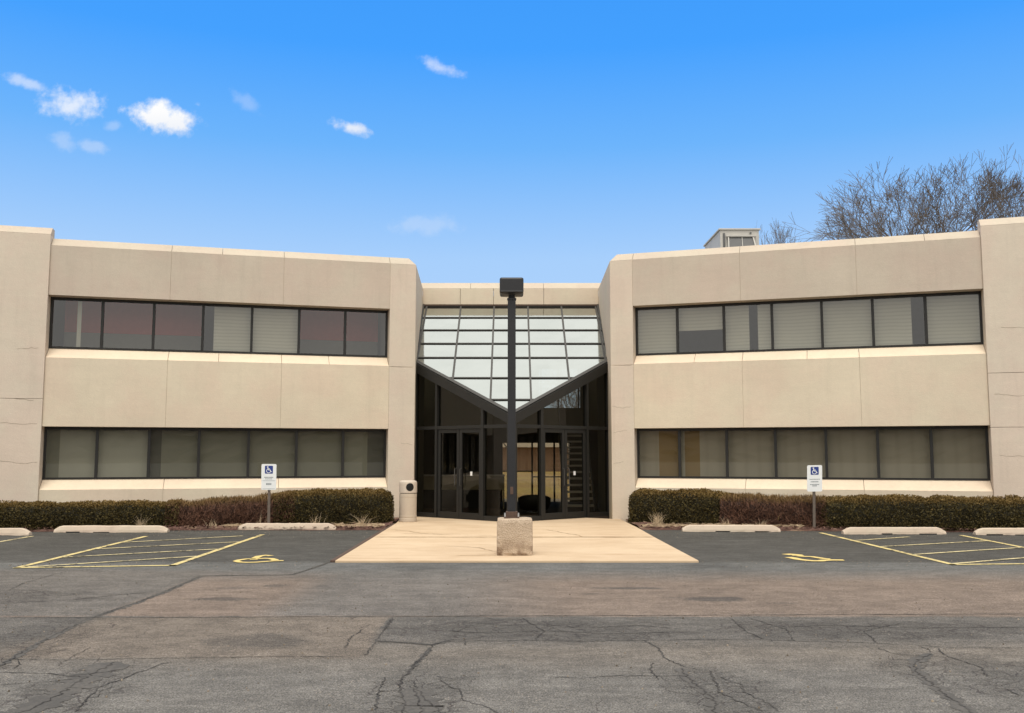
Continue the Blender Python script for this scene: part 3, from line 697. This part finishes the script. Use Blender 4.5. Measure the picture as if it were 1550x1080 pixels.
m.build('backrest', 'black', t, smooth=True)
m = MB(); m.lathe([(.22,.043),(.22,.06),(.04,.07),(.04,.13)], .62, 26.9, 24); m.build('pedestal', 'steel', t, smooth=True)

# ------------------------------------------------------------------ roof plant
t = thing('rooftop_unit', 'grey sheet metal ventilation unit standing on the roof of the right wing', 'roof unit', (6.78, 28.9, 6.42))
m = MB(); m.box(6.2,7.36,28.02,30.3,6.72,8.30); m.build('casing', 'ductgrey', t, bevel=.015)
m = MB(); m.box(6.16,7.40,27.98,30.34,8.30,8.345); m.build('lid', 'ductgrey', t, bevel=.006)
m = MB(); m.box(6.1,7.46,27.95,30.4,6.42,6.72); m.build('curb', 'ductdark', t)
m = MB(); m.add([(6.42,28.0,7.5),(7.2,28.0,7.5),(7.2,28.0,8.08),(6.42,28.0,8.08),(6.42,27.72,7.5),(7.2,27.72,7.5)], [(3,2,5,4),(0,3,4),(1,5,2),(0,4,5,1)]); m.build('intake_hood', 'ductdark', t)
m = MB(); m.bar((6.80,27.71,7.5),(6.84,27.985,8.09),.016,.012,(0,-1,.5)); m.bar((6.38,27.70,7.49),(6.44,27.99,8.1),.03,.02,(0,-1,.5)); m.bar((7.22,27.70,7.49),(7.17,27.99,8.1),.035,.02,(0,-1,.5)); m.box(6.36,7.26,27.95,28.0,8.09,8.13); m.build('hood_frame', 'ductgrey', t)
m = MB(); m.tube([(7.1,28.0,8.2),(7.1,27.97,8.2)],.03,10); m.box(6.28,6.34,27.995,28.01,7.2,8.2); m.build('access_latch', 'ductdark', t)

# ------------------------------------------------------------------ lamp post on its footing
t = thing('lamp_post', 'black square lamp post with box head on a stained concrete footing', 'lamp post', (.04, 15.86, .035))
def chamfer_block(x0, x1, y0, y1, z0, z1):
    m = MB(); n = 10
    bm = bmesh.new(); bmesh.ops.create_cube(bm, size=1.0); bmesh.ops.subdivide_edges(bm, edges=bm.edges, cuts=n, use_grid_fill=True)
    for v in bm.verts:
        p = Vector((x0+(x1-x0)*(v.co.x+.5), y0+(y1-y0)*(v.co.y+.5), z0+(z1-z0)*(v.co.z+.5)))
        tp = 1-.045*(v.co.z+.5)*.3
        c = Vector(((x0+x1)/2, (y0+y1)/2, p.z)); p = c+(p-c)*tp
        e = sum(1 for a in v.co if abs(a) > .499)
        if e >= 2: p += (Vector(((x0+x1)/2, (y0+y1)/2, (z0+z1)/2))-p).normalized()*(.018 if e == 2 else .03)*random.uniform(.5, 1.5)
        p += Vector((mnoise.noise(p*9), mnoise.noise(p*9+Vector((5,0,0))), mnoise.noise(p*9+Vector((0,5,0)))))*.006
        v.co = p
    vs = [tuple(v.co) for v in bm.verts]; bm.verts.index_update(); fs = [tuple(v.index for v in f.verts) for f in bm.faces]; bm.free()
    m.add(vs, fs); return m
chamfer_block(-.245, .335, 15.57, 16.15, .02, .612).build('footing', 'footing', t)
m = MB(); m.box(-.13,.12,15.76,16.0,.61,.64); m.box(-.10,.09,15.78,15.98,.64,.72); m.build('base_cover', 'rust', t, bevel=.006)
for x in (-.115, .105):
    for y in (15.775, 15.985):
        m = MB(); m.tube([(x,y,.64),(x,y,.69)],.014,6); m.build('anchor_bolt', 'steel', t)
m = MB(); m.box(-.072,.062,15.81,15.945,.66,4.22); m.build('pole', 'lamp', t, bevel=.012)
m = MB(); m.box(-.03,.02,15.80,15.812,1.0,1.12); m.build('hand_hole_cover', 'rust', t, bevel=.003)
m = MB(); m.lathe([(.075,4.215),(.078,4.25),(.055,4.27),(.05,4.33)], -.005, 15.878, 16); m.build('neck', 'lamp', t)
m = MB(); m.box(-.205,.192,15.68,16.12,4.31,4.575); h = m.build('lamp_head', 'lamp', t, bevel=.03)
m = MB(); m.box(-.16,.15,15.76,16.07,4.306,4.312); m.build('lens', 'ductdark', h)
m = MB(); m.box(-.19,.177,15.672,15.68,4.335,4.345); m.build('door_seam', 'ductdark', h)

# ------------------------------------------------------------------ litter bin
t = thing('waste_bin', 'round beige aggregate waste bin with a hooded lid beside the left end of the entrance', 'waste bin', (-2.515, 23.4, .035))
bx, by = -2.515, 23.4
m = MB(); m.lathe([(.205,.036),(.213,.05),(.213,.12),(.207,.135),(.213,.15),(.213,.18),(.208,.185),(.21,.60),(.207,.612),(.212,.63),(.212,.70),(.2,.71)], bx, by, 44); m.build('body', 'binbody', t, smooth=False)
m = MB(); m.lathe([(.19,.70),(.19,.722)], bx, by, 44); m.build('gap_ring', 'hole', t)
m = MB(); m.lathe([(.2,.722),(.216,.73),(.216,.95),(.21,.985),(.19,1.01),(.15,1.022),(.02,1.026)], bx, by, 44); lid = m.build('lid', 'binlid', t, smooth=False)
m = MB(); a0 = math.atan2(-1, .33)
def onbin(u, v, r): a = a0+u/.216; return (bx+r*math.cos(a), by+r*math.sin(a), .865+v)
vs = [onbin(0,0,.2175)]+[onbin(.088*j/5*math.cos(R(15*k)), .088*j/5*math.sin(R(15*k)), .2175) for j in range(1, 6) for k in range(24)]
m.add(vs, [(0, 1+k, 1+(k+1) % 24) for k in range(24)]+[(1+24*j+k, 1+24*j+(k+1) % 24, 25+24*j+(k+1) % 24, 25+24*j+k) for j in range(4) for k in range(24)]); m.build('opening', 'hole', lid)
m = MB(); m.tube([onbin(.092*math.cos(R(15*k)), .092*math.sin(R(15*k)), .2165) for k in range(25)], .005, 6, False); m.build('opening_rim', 'hole', lid)

# ------------------------------------------------------------------ accessible parking signs
def sign(label, x, y, ztop, h, lean, yaw, texts, plate):
    t = thing('parking_sign', label, 'parking sign', (x, y, .04), 'accessible parking signs')
    m = MB(); m.add([], []); m.bar((x, y, -.1), (x-lean*ztop, y, ztop-.1), .055, .035, (0,1,0)); m.build('post', 'post', t)
    cx = x-lean*ztop; ca, sa = math.cos(yaw), math.sin(yaw); tl = -lean*1.0
    F = lambda u, o, v: (cx+(u*ca+v*lean*-1) - 0*sa, y-.03-o+u*sa, ztop-h/2+v+u*tl*.6)
    W = .325
    def plate_mesh(w, hh, o0, o1, r=.03, cu=0, cv=0):
        q = MB(F); pts = []
        for sx, sy, b in ((1,1,0),(-1,1,90),(-1,-1,180),(1,-1,270)):
            for k in range(5): a = R(b+22.5*k); pts.append((cu+sx*(w/2-r)+r*math.cos(a), cv+sy*(hh/2-r)+r*math.sin(a)))
        n = len(pts); q.add([(u, o0, v) for u, v in pts]+[(u, o1, v) for u, v in pts], [tuple(range(n)), tuple(range(n, 2*n))]+[(i, (i+1)%n, n+(i+1)%n, n+i) for i in range(n)])
        return q
    p = plate_mesh(W, h, 0, .006).build('sign_panel', 'signwhite', t)
    s = plate_mesh(.175, .175, .006, .008, .018, 0, h/2-.125).build('blue_square', 'signblue', p)
    q = MB(F); cv = h/2-.125
    def stroke(pts, w):
        for (a, b), (c, d) in zip(pts, pts[1:]):
            l = math.hypot(c-a, d-b); nx, ny = -(d-b)/l*w/2, (c-a)/l*w/2
            q.add([(a+nx, .0095, cv+b+ny), (c+nx, .0095, cv+d+ny), (c-nx, .0095, cv+d-ny), (a-nx, .0095, cv+b-ny)], [(0,1,2,3)])
    stroke([(-.028+.011*math.cos(R(30*k)), .062+.011*math.sin(R(30*k))) for k in range(13)], .014)
    stroke([(-.024,.048),(-.016,-.004),(.028,-.004),(.044,-.046),(.060,-.040)], .016); stroke([(-.02,.022),(.02,.022)], .012)
    stroke([(-.006+.044*math.cos(R(a)), -.026+.044*math.sin(R(a))) for a in range(110, 341, 23)], .013)
    q.build('wheelchair_figure', 'signwhite', p, recalc=False)
    q = MB(F)
    for (v, w, hh) in texts:
        u = -w/2
        while u < w/2:
            lw = random.uniform(.010, .022); q.add([(u, .0085, v-hh/2), (min(u+lw, w/2), .0085, v-hh/2), (min(u+lw, w/2), .0085, v+hh/2), (u, .0085, v+hh/2)], [(0,1,2,3)]); u += lw+.008
    q.build('lettering', 'signtext', p, recalc=False)
    if plate:
        q = MB(F); q.box(-W/2+.03, W/2-.03, .006, .0085, -.086, -.080); q.box(-W/2+.03, W/2-.03, .006, .0085, -h/2+.022, -h/2+.028); q.build('plate_edge', 'signtext', p)
sign('white accessible parking sign with a lower plate, before the left windows', -5.37, 21.42, 1.435, .57, .012, R(6), [(-.008,.20,.020), (-.042,.15,.016), (-.155,.11,.038)], True)
sign('white accessible parking sign with faint text lines, before the right windows', 6.665, 21.42, 1.41, .58, -.028, R(-5), [(-.02,.22,.016), (-.075,.17,.02), (-.135,.2,.018), (-.165,.10,.022)], False)

# ------------------------------------------------------------------ wheel stops
def wheel_stop(label, x0, x1, y, rot=0.0, z=0.004):
    m = MB(); L = x1-x0; n = 26; prof = [(-.085,0),(-.08,.05),(-.055,.125),(-.03,.14),(.03,.14),(.055,.125),(.08,.05),(.085,0)]
    rings = []
    for i in range(n+1):
        u = i/n; e = min(u, 1-u)*L; tp = min(1, .62+e/.12*.38); hz = min(1, .45+e/.13*.55)
        ring = []
        for r, zq in prof:
            k = .006*mnoise.noise(Vector((x0*3+u*14, r*20, zq*20)))
            ring.append((x0+L*u, y+rot*(u-.5)*L+r*(.85+.15*tp)+k, z+zq*hz+k))
        rings.append(ring)
    np_ = len(prof); vs = [v for q in rings for v in q]
    fs = [(i*np_+k, i*np_+(k+1)%np_, (i+1)*np_+(k+1)%np_, (i+1)*np_+k) for i in range(n) for k in range(np_)]+[tuple(range(np_)), tuple(range(n*np_, (n+1)*np_))]
    m.add(vs, fs); b = m
    t = thing('wheel_stop', label, 'wheel stop', ((x0+x1)/2, y, z), 'concrete wheel stops along the hedge')
    b.build('concrete_bar', 'stop', t)
    for u in random.sample((.17, .42, .58, .82), 2):        # drainage notches showing dark along the foot
        q = MB(); w = random.uniform(.10, .2); cx = x0+L*u; q.box(cx-w, cx+w, y+rot*(u-.5)*L-.0895, y+rot*(u-.5)*L-.06, z, z+random.uniform(.012,.022)); q.build('drain_notch', 'hole', t)
wheel_stop('concrete wheel stop cut off by the left edge of the view', -12.2, -9.86, 19.95, -.06)
wheel_stop('concrete wheel stop between the far left stall line and the left hatched aisle', -9.70, -7.30, 20.62)
wheel_stop('concrete wheel stop right in front of the post of the left parking sign', -6.0, -3.86, 21.3)
wheel_stop('concrete wheel stop nearest the right side of the walkway', 3.65, 5.72, 20.78, -.03)
wheel_stop('concrete wheel stop at the head of the right hatched aisle', 6.86, 8.98, 20.15)
wheel_stop('concrete wheel stop cut off by the right edge of the view', 9.50, 11.7, 19.95)

# ------------------------------------------------------------------ hedges
def hedge(name, label, pts, depth, zt, leaf, core, dens, twig=False, group='clipped hedges under the windows', rnd=(1, 1)):
    # pts: front bottom line; rises to height zt(x), depth measured backwards
    P = [Vector((x, y, 0)) for x, y in pts]
    L = [0]
    for a, b in zip(P, P[1:]): L.append(L[-1]+(b-a).length)
    T = L[-1]
    def at(u):
        for i in range(len(P)-1):
            if u <= L[i+1] or i == len(P)-2:
                k = (u-L[i])/(L[i+1]-L[i]); return P[i].lerp(P[i+1], k), (P[i+1]-P[i]).normalized()
    def shell(u, a, g=0.0):       # a in 0..1 runs front bottom -> top -> back
        p, d = at(max(0, min(T, u))); back = Vector((-d.y, d.x, 0))
        H = zt(p.x); e = min(u if rnd[0] else 9, (T-u) if rnd[1] else 9)
        k = math.sqrt(max(0, 1-(1-min(1, e/.5))**2)) if e < .5 else 1
        c = depth/2; ang = math.pi*(1-a)           # superellipse section
        ca, sa = math.cos(ang), math.sin(ang)
        rr = (abs(ca)**3.2+abs(sa)**3.2)**(-1/3.2)
        o = c+ca*rr*c*(.35+.65*k); z = sa*rr*H*(.72+.28*k)
        nz = mnoise.noise(Vector((p.x*1.6, o*2, z*2)))*.07+mnoise.noise(Vector((p.x*5, o*5+3, z*5)))*.045+mnoise.noise(Vector((p.x*14, o*14+3, z*14)))*.02
        nrm_ = (back*ca+Vector((0,0,1))*sa).normalized()
        q = p+back*o+Vector((0,0,z+.03))+nrm_*(nz*min(1, .3+z*1.5)+g)
        return q, nrm_, z/H
    t = thing(name, label, 'hedge', tuple(at(T/2)[0]), group)
    m = MB(); nu = max(8, int(T/.12)); na = 22
    vs = [tuple(shell(T*i/nu, j/na, -.075)[0]) for i in range(nu+1) for j in range(na+1)]
    m.add(vs, [(i*(na+1)+j, i*(na+1)+j+1, (i+1)*(na+1)+j+1, (i+1)*(na+1)+j) for i in range(nu) for j in range(na)])
    m.add([vs[j] for j in range(na+1)], [tuple(range(na+1))]); m.add([vs[nu*(na+1)+j] for j in range(na+1)], [tuple(range(na+1))])
    m.build('twig_mass', core, t, recalc=False)
    m = MB(); tips = []
    for k in range(int(T*dens)):
        u = random.uniform(0, T); a = random.random()**1.25*.86
        q, n, hz = shell(u, a, random.uniform(-.075, .022))
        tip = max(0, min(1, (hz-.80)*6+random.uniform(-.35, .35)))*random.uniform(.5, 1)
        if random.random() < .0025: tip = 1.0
        x = Vector((random.gauss(0,1), random.gauss(0,1), random.gauss(0,1))).normalized()
        if twig:
            d = (n*random.uniform(.2, 1)+x*.7+Vector((0,0,.35))).normalized(); l = random.uniform(.04, .12); s_ = d.cross(x).normalized()*random.uniform(.0035, .007)
            vv = [q-d*l*.5-s_, q-d*l*.5+s_, q+d*l*.5+s_*.5, q+d*l*.5-s_*.5]
        else:
            d = (n*.8+x*.9).normalized(); s_ = d.cross(Vector((random.gauss(0,1), random.gauss(0,1), random.gauss(0,1)))).normalized()
            l = random.uniform(.014, .030); w = l*.55
            vv = [q-d*l, q+s_*w, q+d*l, q-s_*w]
        m.add(vv, [(0,1,2,3)]); tips += [tip]*4
    o = m.build('foliage' if not twig else 'bare_twigs', leaf, t, recalc=False)
    at_ = o.data.attributes.new('tip', 'FLOAT', 'POINT'); at_.data.foreach_set('value', tips)
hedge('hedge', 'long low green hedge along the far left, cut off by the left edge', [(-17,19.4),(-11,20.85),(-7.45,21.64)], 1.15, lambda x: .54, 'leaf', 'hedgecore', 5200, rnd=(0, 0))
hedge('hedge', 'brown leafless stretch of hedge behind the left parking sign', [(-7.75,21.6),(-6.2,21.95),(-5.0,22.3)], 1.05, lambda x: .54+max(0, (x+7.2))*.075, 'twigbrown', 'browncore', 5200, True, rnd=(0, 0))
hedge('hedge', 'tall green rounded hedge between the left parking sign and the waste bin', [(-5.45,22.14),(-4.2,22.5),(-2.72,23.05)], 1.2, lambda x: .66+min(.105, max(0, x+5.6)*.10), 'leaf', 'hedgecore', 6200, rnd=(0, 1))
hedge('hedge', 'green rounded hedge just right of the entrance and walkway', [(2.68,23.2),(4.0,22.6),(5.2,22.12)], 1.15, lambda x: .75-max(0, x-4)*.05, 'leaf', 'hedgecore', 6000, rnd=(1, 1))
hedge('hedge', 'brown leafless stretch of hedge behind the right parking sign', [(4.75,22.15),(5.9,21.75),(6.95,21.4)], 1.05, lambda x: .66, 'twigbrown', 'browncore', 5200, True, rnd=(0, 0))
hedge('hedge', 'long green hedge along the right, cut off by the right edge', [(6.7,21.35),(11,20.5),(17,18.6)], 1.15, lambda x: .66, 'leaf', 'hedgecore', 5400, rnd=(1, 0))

m = MB()
for k in range(1100):
    if random.random() < .5: x, y = random.uniform(-9, 9), random.uniform(5.8, 13)
    else: x, y = random.choice((-1, 1))*random.uniform(2.9, 9.5), random.choice((random.uniform(19, 21), random.uniform(14.3, 15.2), random.uniform(20.3, 21)))
    r = random.uniform(.004, .010); a0 = random.uniform(0, 6.28); n = random.randint(4, 6); zt_ = random.uniform(.006, .014)
    b_ = [(x+r*random.uniform(.7, 1.2)*math.cos(a0+6.28*i/n), y+r*random.uniform(.7, 1.2)*math.sin(a0+6.28*i/n)) for i in range(n)]
    m.add([(u, v, .001) for u, v in b_]+[(x+(u-x)*.6, y+(v-y)*.6, zt_) for u, v in b_], [tuple(range(n, 2*n))]+[(i, (i+1) % n, n+(i+1) % n, n+i) for i in range(n)])
M['grit'] = leafmat('loose grit and leaf crumbs', (.08, .06, .04), (.40, .33, .25), (.5, .4, .3))
tag(m.build('loose_grit', 'grit', recalc=False), 'loose grit and leaf crumbs scattered over the tarmac', 'grit', kind='stuff')

# dry grass
def tuft(label, x, y, n, h, spread, z=.04):
    m = MB()
    for k in range(n):
        a = random.uniform(0, 6.28); l = h*random.uniform(.35, 1.0); t_ = random.uniform(.1, 1.0)*spread
        bx_, by_ = x+random.gauss(0, .05), y+random.gauss(0, .03); dx, dy = math.cos(a)*t_*l, math.sin(a)*t_*l*.6; w = random.uniform(.002, .0045)
        p = [(bx_, by_, z-.02), (bx_+dx*.4, by_+dy*.4, z+l*.55), (bx_+dx, by_+dy, z+l*random.uniform(.8, 1))]
        m.add([(q[0]-w*(1-.4*i), q[1], q[2]) for i, q in enumerate(p)]+[(q[0]+w*(1-.4*i), q[1], q[2]) for i, q in enumerate(p)], [(0,1,4,3), (1,2,5,4)])
    tag(m.build('dry_grass', 'straw', origin=(x, y, z), recalc=False), label, 'dry grass', 'dry grass tufts in the mulch')
tuft('fan of dry straw stalks behind the wheel stop near the far left stall', -8.05, 21.0, 26, .34, 1.1)
tuft('few dry stalks beside the post of the left parking sign', -5.65, 21.75, 9, .40, .7)
tuft('dry straw stalks behind the right end of the wheel stop by the left sign', -4.45, 21.75, 22, .36, .8)
tuft('spreading dry grass clump between the left wheel stop and the walkway', -3.35, 21.65, 46, .34, 1.5)
tuft('dense pale dry grass clump just right of the walkway', 3.30, 21.95, 80, .36, .95)
tuft('small dry grass clump behind the wheel stop nearest the walkway', 4.75, 21.55, 30, .26, 1.3)
tuft('low dry grass sprouting between the brown hedge and the left hatched aisle', -6.6, 21.45, 22, .22, 1.5)
tuft('dry grass wisps in front of the brown right hedge', 5.55, 21.45, 22, .22, 1.4)
m = MB()
for k in range(1500):      # thin litter of straw over both beds
    sd = random.choice((-1, 1)); x = sd*random.uniform(2.9, 6.4); y = 21.3+abs(random.gauss(0, .3))+random.uniform(0, .2); a = random.uniform(0, 6.28); l = random.uniform(.03, .11); w = .003
    z = .06+random.uniform(0, .03)
    m.add([(x-math.cos(a)*l-w*math.sin(a), y-math.sin(a)*l, z), (x+math.cos(a)*l, y+math.sin(a)*l, z+random.uniform(-.02,.03)), (x+math.cos(a)*l+.005, y+math.sin(a)*l+.005, z), (x-math.cos(a)*l+.005, y-math.sin(a)*l+.005, z)], [(0,1,2,3)])
tag(m.build('straw_litter', 'straw', recalc=False), 'scattered dry straw lying on the mulch', 'litter', kind='stuff')

# ------------------------------------------------------------------ bare trees
def tree(label, x, y, h, spread, seed, fork, group='bare trees behind the right wing', n1=7, fine=5, z0=-.06, rad_=3.0):
    rnd = random.Random(seed)
    t = thing('bare_tree', label, 'tree', (x, y, z0), group)
    trunk = MB(); crown = MB()
    top = Vector((x+rnd.uniform(-.2,.2), y, fork)); trunk.tube([(x, y, z0-.2), (x, y, fork*.5), tuple(top)], [.26*h/14, .21*h/14, .17*h/14], 10)
    trunk.build('trunk', 'bark', t, smooth=True)
    def grow(p, d, l, r, lev):
        n = 3
        pts = [p]; rad = [r]
        for i in range(n):
            d = (d+Vector((rnd.gauss(0,.07), rnd.gauss(0,.07), rnd.gauss(0,.05)+(.03 if lev < 4 else 0)))).normalized()
            pts.append(pts[-1]+d*l/n); rad.append(r*(1-.32*(i+1)/n))
        crown.tube([tuple(q) for q in pts], [max(.0075, q) for q in rad], 5 if lev < 3 else 3, False)
        if lev >= fine: return
        for i in range(2 if rnd.random() < .62 else 3):
            a = rnd.uniform(0, 6.28); s1 = d.cross(Vector((math.cos(a), math.sin(a), .2))).normalized()
            nd = (d+s1*rnd.uniform(.28, .75)*(1 if i else .7)).normalized()
            grow(pts[-1], nd, l*rnd.uniform(.66, .92), rad[-1]*rnd.uniform(.66, .82), lev+1)
        for i in range(2 if lev < 5 else 1):
            if rnd.random() < .42:
                j = rnd.randint(1, n-1); a = rnd.uniform(0, 6.28); s1 = d.cross(Vector((math.cos(a), math.sin(a), .2))).normalized()
                grow(pts[j], (d*.7+s1*rnd.uniform(.6, 1.0)).normalized(), l*rnd.uniform(.4, .7), rad[j]*rnd.uniform(.4, .55), max(lev+2, fine-2))
    for i in range(n1):
        a = i*6.283/n1+rnd.uniform(-.3,.3); tl = rnd.uniform(.2, .75)*spread
        d = Vector((math.cos(a)*tl, math.sin(a)*tl, 1)).normalized()
        grow(top+Vector((0,0,rnd.uniform(-.8,.1))), d, (h-fork)*rnd.uniform(.27, .34), .105*h/14, 0)
    hs = sorted(v.z for v in crown.v); zk = (h-fork)/(hs[int(len(hs)*.997)]-fork)
    rs = sorted(math.hypot(v.x-top.x, v.y-top.y) for v in crown.v); rk = rad_/rs[int(len(rs)*.97)]
    for v in crown.v:
        v.z = fork+(v.z-fork)*zk; v.x = top.x+(v.x-top.x)*rk; v.y = top.y+(v.y-top.y)*rk
    crown.build('branches', 'bark', t, recalc=False)
tree('large bare tree with a broad crown behind the middle of the right roof', 17.5, 40, 13.7, 1.25, 3, 8.6, fine=6, n1=10, rad_=4.3)
tree('bare tree at the right edge, tallest crown above the end pier', 21.0, 40.5, 13.95, 1.1, 11, 9.2, fine=6, n1=8, rad_=3.6)
tree('lower bare tree with spreading twigs left of the large one', 15.3, 41, 12.9, 1.35, 23, 8.0, fine=6, n1=6, rad_=3.2)
tree('small faint bare tree just right of the rooftop unit', 13.4, 47, 13.3, .9, 31, 9.0, fine=5, n1=5, rad_=1.5)
for k, (lab, x, y) in enumerate((('bare tree on the lawn seen through the lobby, left one', -.2, 62), ('bare tree on the lawn seen through the lobby, right one', 4.2, 70), ('bare tree on the lawn seen through the upper lobby window', 3.2, 52))):
    tree(lab, x, y, 7.0, 1.0, 40+k, 2.6, 'bare trees on the lawn behind the building', 6, 5)
m = MB(); m.box(-5, 7, 33.6, 36.0, -.1, .0); struct(m.build('rear_walkway', 'walk'))
# far wood and a low building closing the view through the lobby
M['farwood'] = simple('distant winter brush', (.085, .062, .046), .95, 0, .5, .9)
m = MB(); n = 420; rw = 9  # wood carried unseen all round, added to darken the glass reflections
for i in range(n+1):
    a = 2*math.pi*i/n; c_, s_ = math.cos(a), math.sin(a)
    k = 1/max(abs(c_), abs(s_)); k = 1+(k-1)*.8
    hh = 8.0+2.5*mnoise.noise(Vector((c_*9, s_*9, 0)))+2.2*mnoise.noise(Vector((c_*60, s_*60, 1)))
    for j in range(rw):
        r = (150+9*j/(rw-1)+2.5*mnoise.noise(Vector((c_*50, s_*50, j))))*k
        m.v.append(Vector((c_*r, s_*r+5, -.1+hh*j/(rw-1))))
m.f = [(i*rw+j, (i+1)*rw+j, (i+1)*rw+j+1, i*rw+j+1) for i in range(n) for j in range(rw-1)]
tag(m.build('distant_wood', 'farwood', origin=(0, 0, 0), recalc=False), 'far brown leafless wood behind the lawn, with an unseen ring added all round', 'wood', kind='stuff')
t = thing('far_building', 'low brown building far behind the lawn, seen through the lobby', 'building', (8, 102, 0))
m = MB(); m.box(-12, 28, 96, 108, -.1, 2.35); m.build('wall', 'brick', t)
m = MB(); m.box(-12.4, 28.4, 95.6, 108.4, 2.35, 2.8); m.build('roof', 'tread', t)

# ------------------------------------------------------------------ sky, sun, camera
W = bpy.data.worlds.new('World'); S.world = W; W.use_nodes = True
W.node_tree.nodes.clear(); t = NT(W.node_tree)
SUN_EL, SUN_AZ = R(67), R(184)
sky = t.n('ShaderNodeTexSky', sky_type='NISHITA', sun_disc=False, sun_elevation=SUN_EL, sun_rotation=SUN_AZ)
v = t.n('ShaderNodeTexCoord').outputs['Generated']
sp = t.n('ShaderNodeSeparateXYZ', {0: v}); dx, dy, dz = sp.outputs
rp = t.n('ShaderNodeValToRGB', {0: dz}); cr = rp.color_ramp
st = [(0.0, (.62, .76, .95)), (.12, (.46, .68, 1.0)), (.20, (.41, .66, 1.03)), (.31, (.155, .485, 1.04)), (.40, (.054, .375, 1.07)), (.52, (.035, .32, 1.0))]
while len(cr.elements) < len(st): cr.elements.new(.5)
for e, (p_, c_) in zip(cr.elements, st): e.position = p_
for e, (p_, c_) in zip(cr.elements, st): e.color = rgb(*c_)
blue = t.mix(.10, rp.outputs[0], t.n('ShaderNodeVectorMath', {0: sky.outputs[0], 1: (.09, .09, .09)}, operation='MULTIPLY').outputs[0])
# small clouds low in the sky ahead
yy = t.math('MAXIMUM', dy, .05)
gx = t.math('DIVIDE', dx, yy); gz = t.math('DIVIDE', dz, yy)
gv = t.n('ShaderNodeCombineXYZ', {0: gx, 1: gz, 2: 0.0}).outputs[0]
n1 = t.noise(gv, 26, 7, .62); n2 = t.noise(gv, 75, 5, .6)
nn = t.math('ADD', t.math('MULTIPLY_ADD', n1, 2.4, -1.2), t.math('MULTIPLY_ADD', n2, 1.5, -.75))
cov = None
for (cx, cz, rx, rz, rot, k) in ((-.381,.362,.040,.020,-.12,1.15), (-.362,.358,.030,.020,.0,1.1), (-.478,.374,.036,.024,-.1,.72), (-.524,.399,.026,.008,-.3,.42), (-.428,.352,.012,.007,0,.22), (-.173,.350,.026,.0085,-.28,.85),
                             (-.076,.416,.026,.009,-.35,.45), (-.482,.335,.016,.012,-.5,.24), (-.449,.329,.020,.008,-.2,.28), (-.285,.376,.022,.010,-.6,.16), (-.09,.243,.045,.012,.0,.20),):
    c_, s_ = math.cos(rot), math.sin(rot)
    a = t.math('SUBTRACT', gx, cx); b = t.math('SUBTRACT', gz, cz)
    rx *= .82; rz *= .80
    u = t.math('ADD', t.math('MULTIPLY', a, c_/rx), t.math('MULTIPLY', b, s_/rx)); w = t.math('ADD', t.math('MULTIPLY', a, -s_/rz), t.math('MULTIPLY', b, c_/rz))
    d = t.math('SQRT', t.math('ADD', t.math('MULTIPLY', u, u), t.math('MULTIPLY', w, w)))
    f = t.math('MULTIPLY', t.ss(t.math('SUBTRACT', d, nn), 1.35, .15), k)
    cov = f if cov is None else t.math('MAXIMUM', cov, f)
cov = t.math('MULTIPLY', t.math('MINIMUM', cov, 1.0), t.math('GREATER_THAN', dy, .1))
blue = t.mix(cov, blue, t.mix(t.ss(gz, .34, .375), rgb(.86, .89, .95), rgb(1.0, 1.0, 1.0)))
# high bright overcast above and behind the viewpoint
deckn = t.math('MULTIPLY_ADD', t.noise(v, 2.0, 5), .12, .94)
deckf = t.math('MAXIMUM', t.ss(dz, .50, .74), t.ss(dy, .30, -.25))
deck = t.n('ShaderNodeVectorMath', {0: (1.42, 1.38, 1.31), 1: deckn}, operation='MULTIPLY').outputs[0]
final = t.mix(deckf, blue, deck)
bg = t.n('ShaderNodeBackground', {0: final, 1: 1.0})
t.t.links.new(bg.outputs[0], t.n('ShaderNodeOutputWorld').inputs[0])

sl = bpy.data.lights.new('sun', 'SUN'); sl.energy = 1.9; sl.angle = R(22); sl.color = (1, .95, .86)
so = bpy.data.objects.new('sun', sl); COL.objects.link(so)
az = SUN_AZ   # from behind the camera, a little to the left
sd = Vector((math.sin(az)*math.cos(SUN_EL), math.cos(az)*math.cos(SUN_EL), math.sin(SUN_EL)))
so.rotation_euler = sd.to_track_quat('Z', 'Y').to_euler(); so.location = (0, 0, 60)

cam = bpy.data.cameras.new('camera'); cam.sensor_width = 36; cam.lens = 36*1450/1550; cam.clip_end = 5000; cam.clip_start = .05
co = bpy.data.objects.new('camera', cam); COL.objects.link(co)
co.location = (0, 0, 1.65); co.rotation_euler = (R(90)+math.atan(148/1450), 0, 0)
S.camera = co
S.view_settings.view_transform = 'Standard'; S.view_settings.look = 'None'; S.view_settings.exposure = 0; S.view_settings.gamma = 1; S.view_settings.use_curve_mapping = False
S.cycles.max_bounces = 8; S.cycles.transparent_max_bounces = 16; S.cycles.caustics_reflective = False
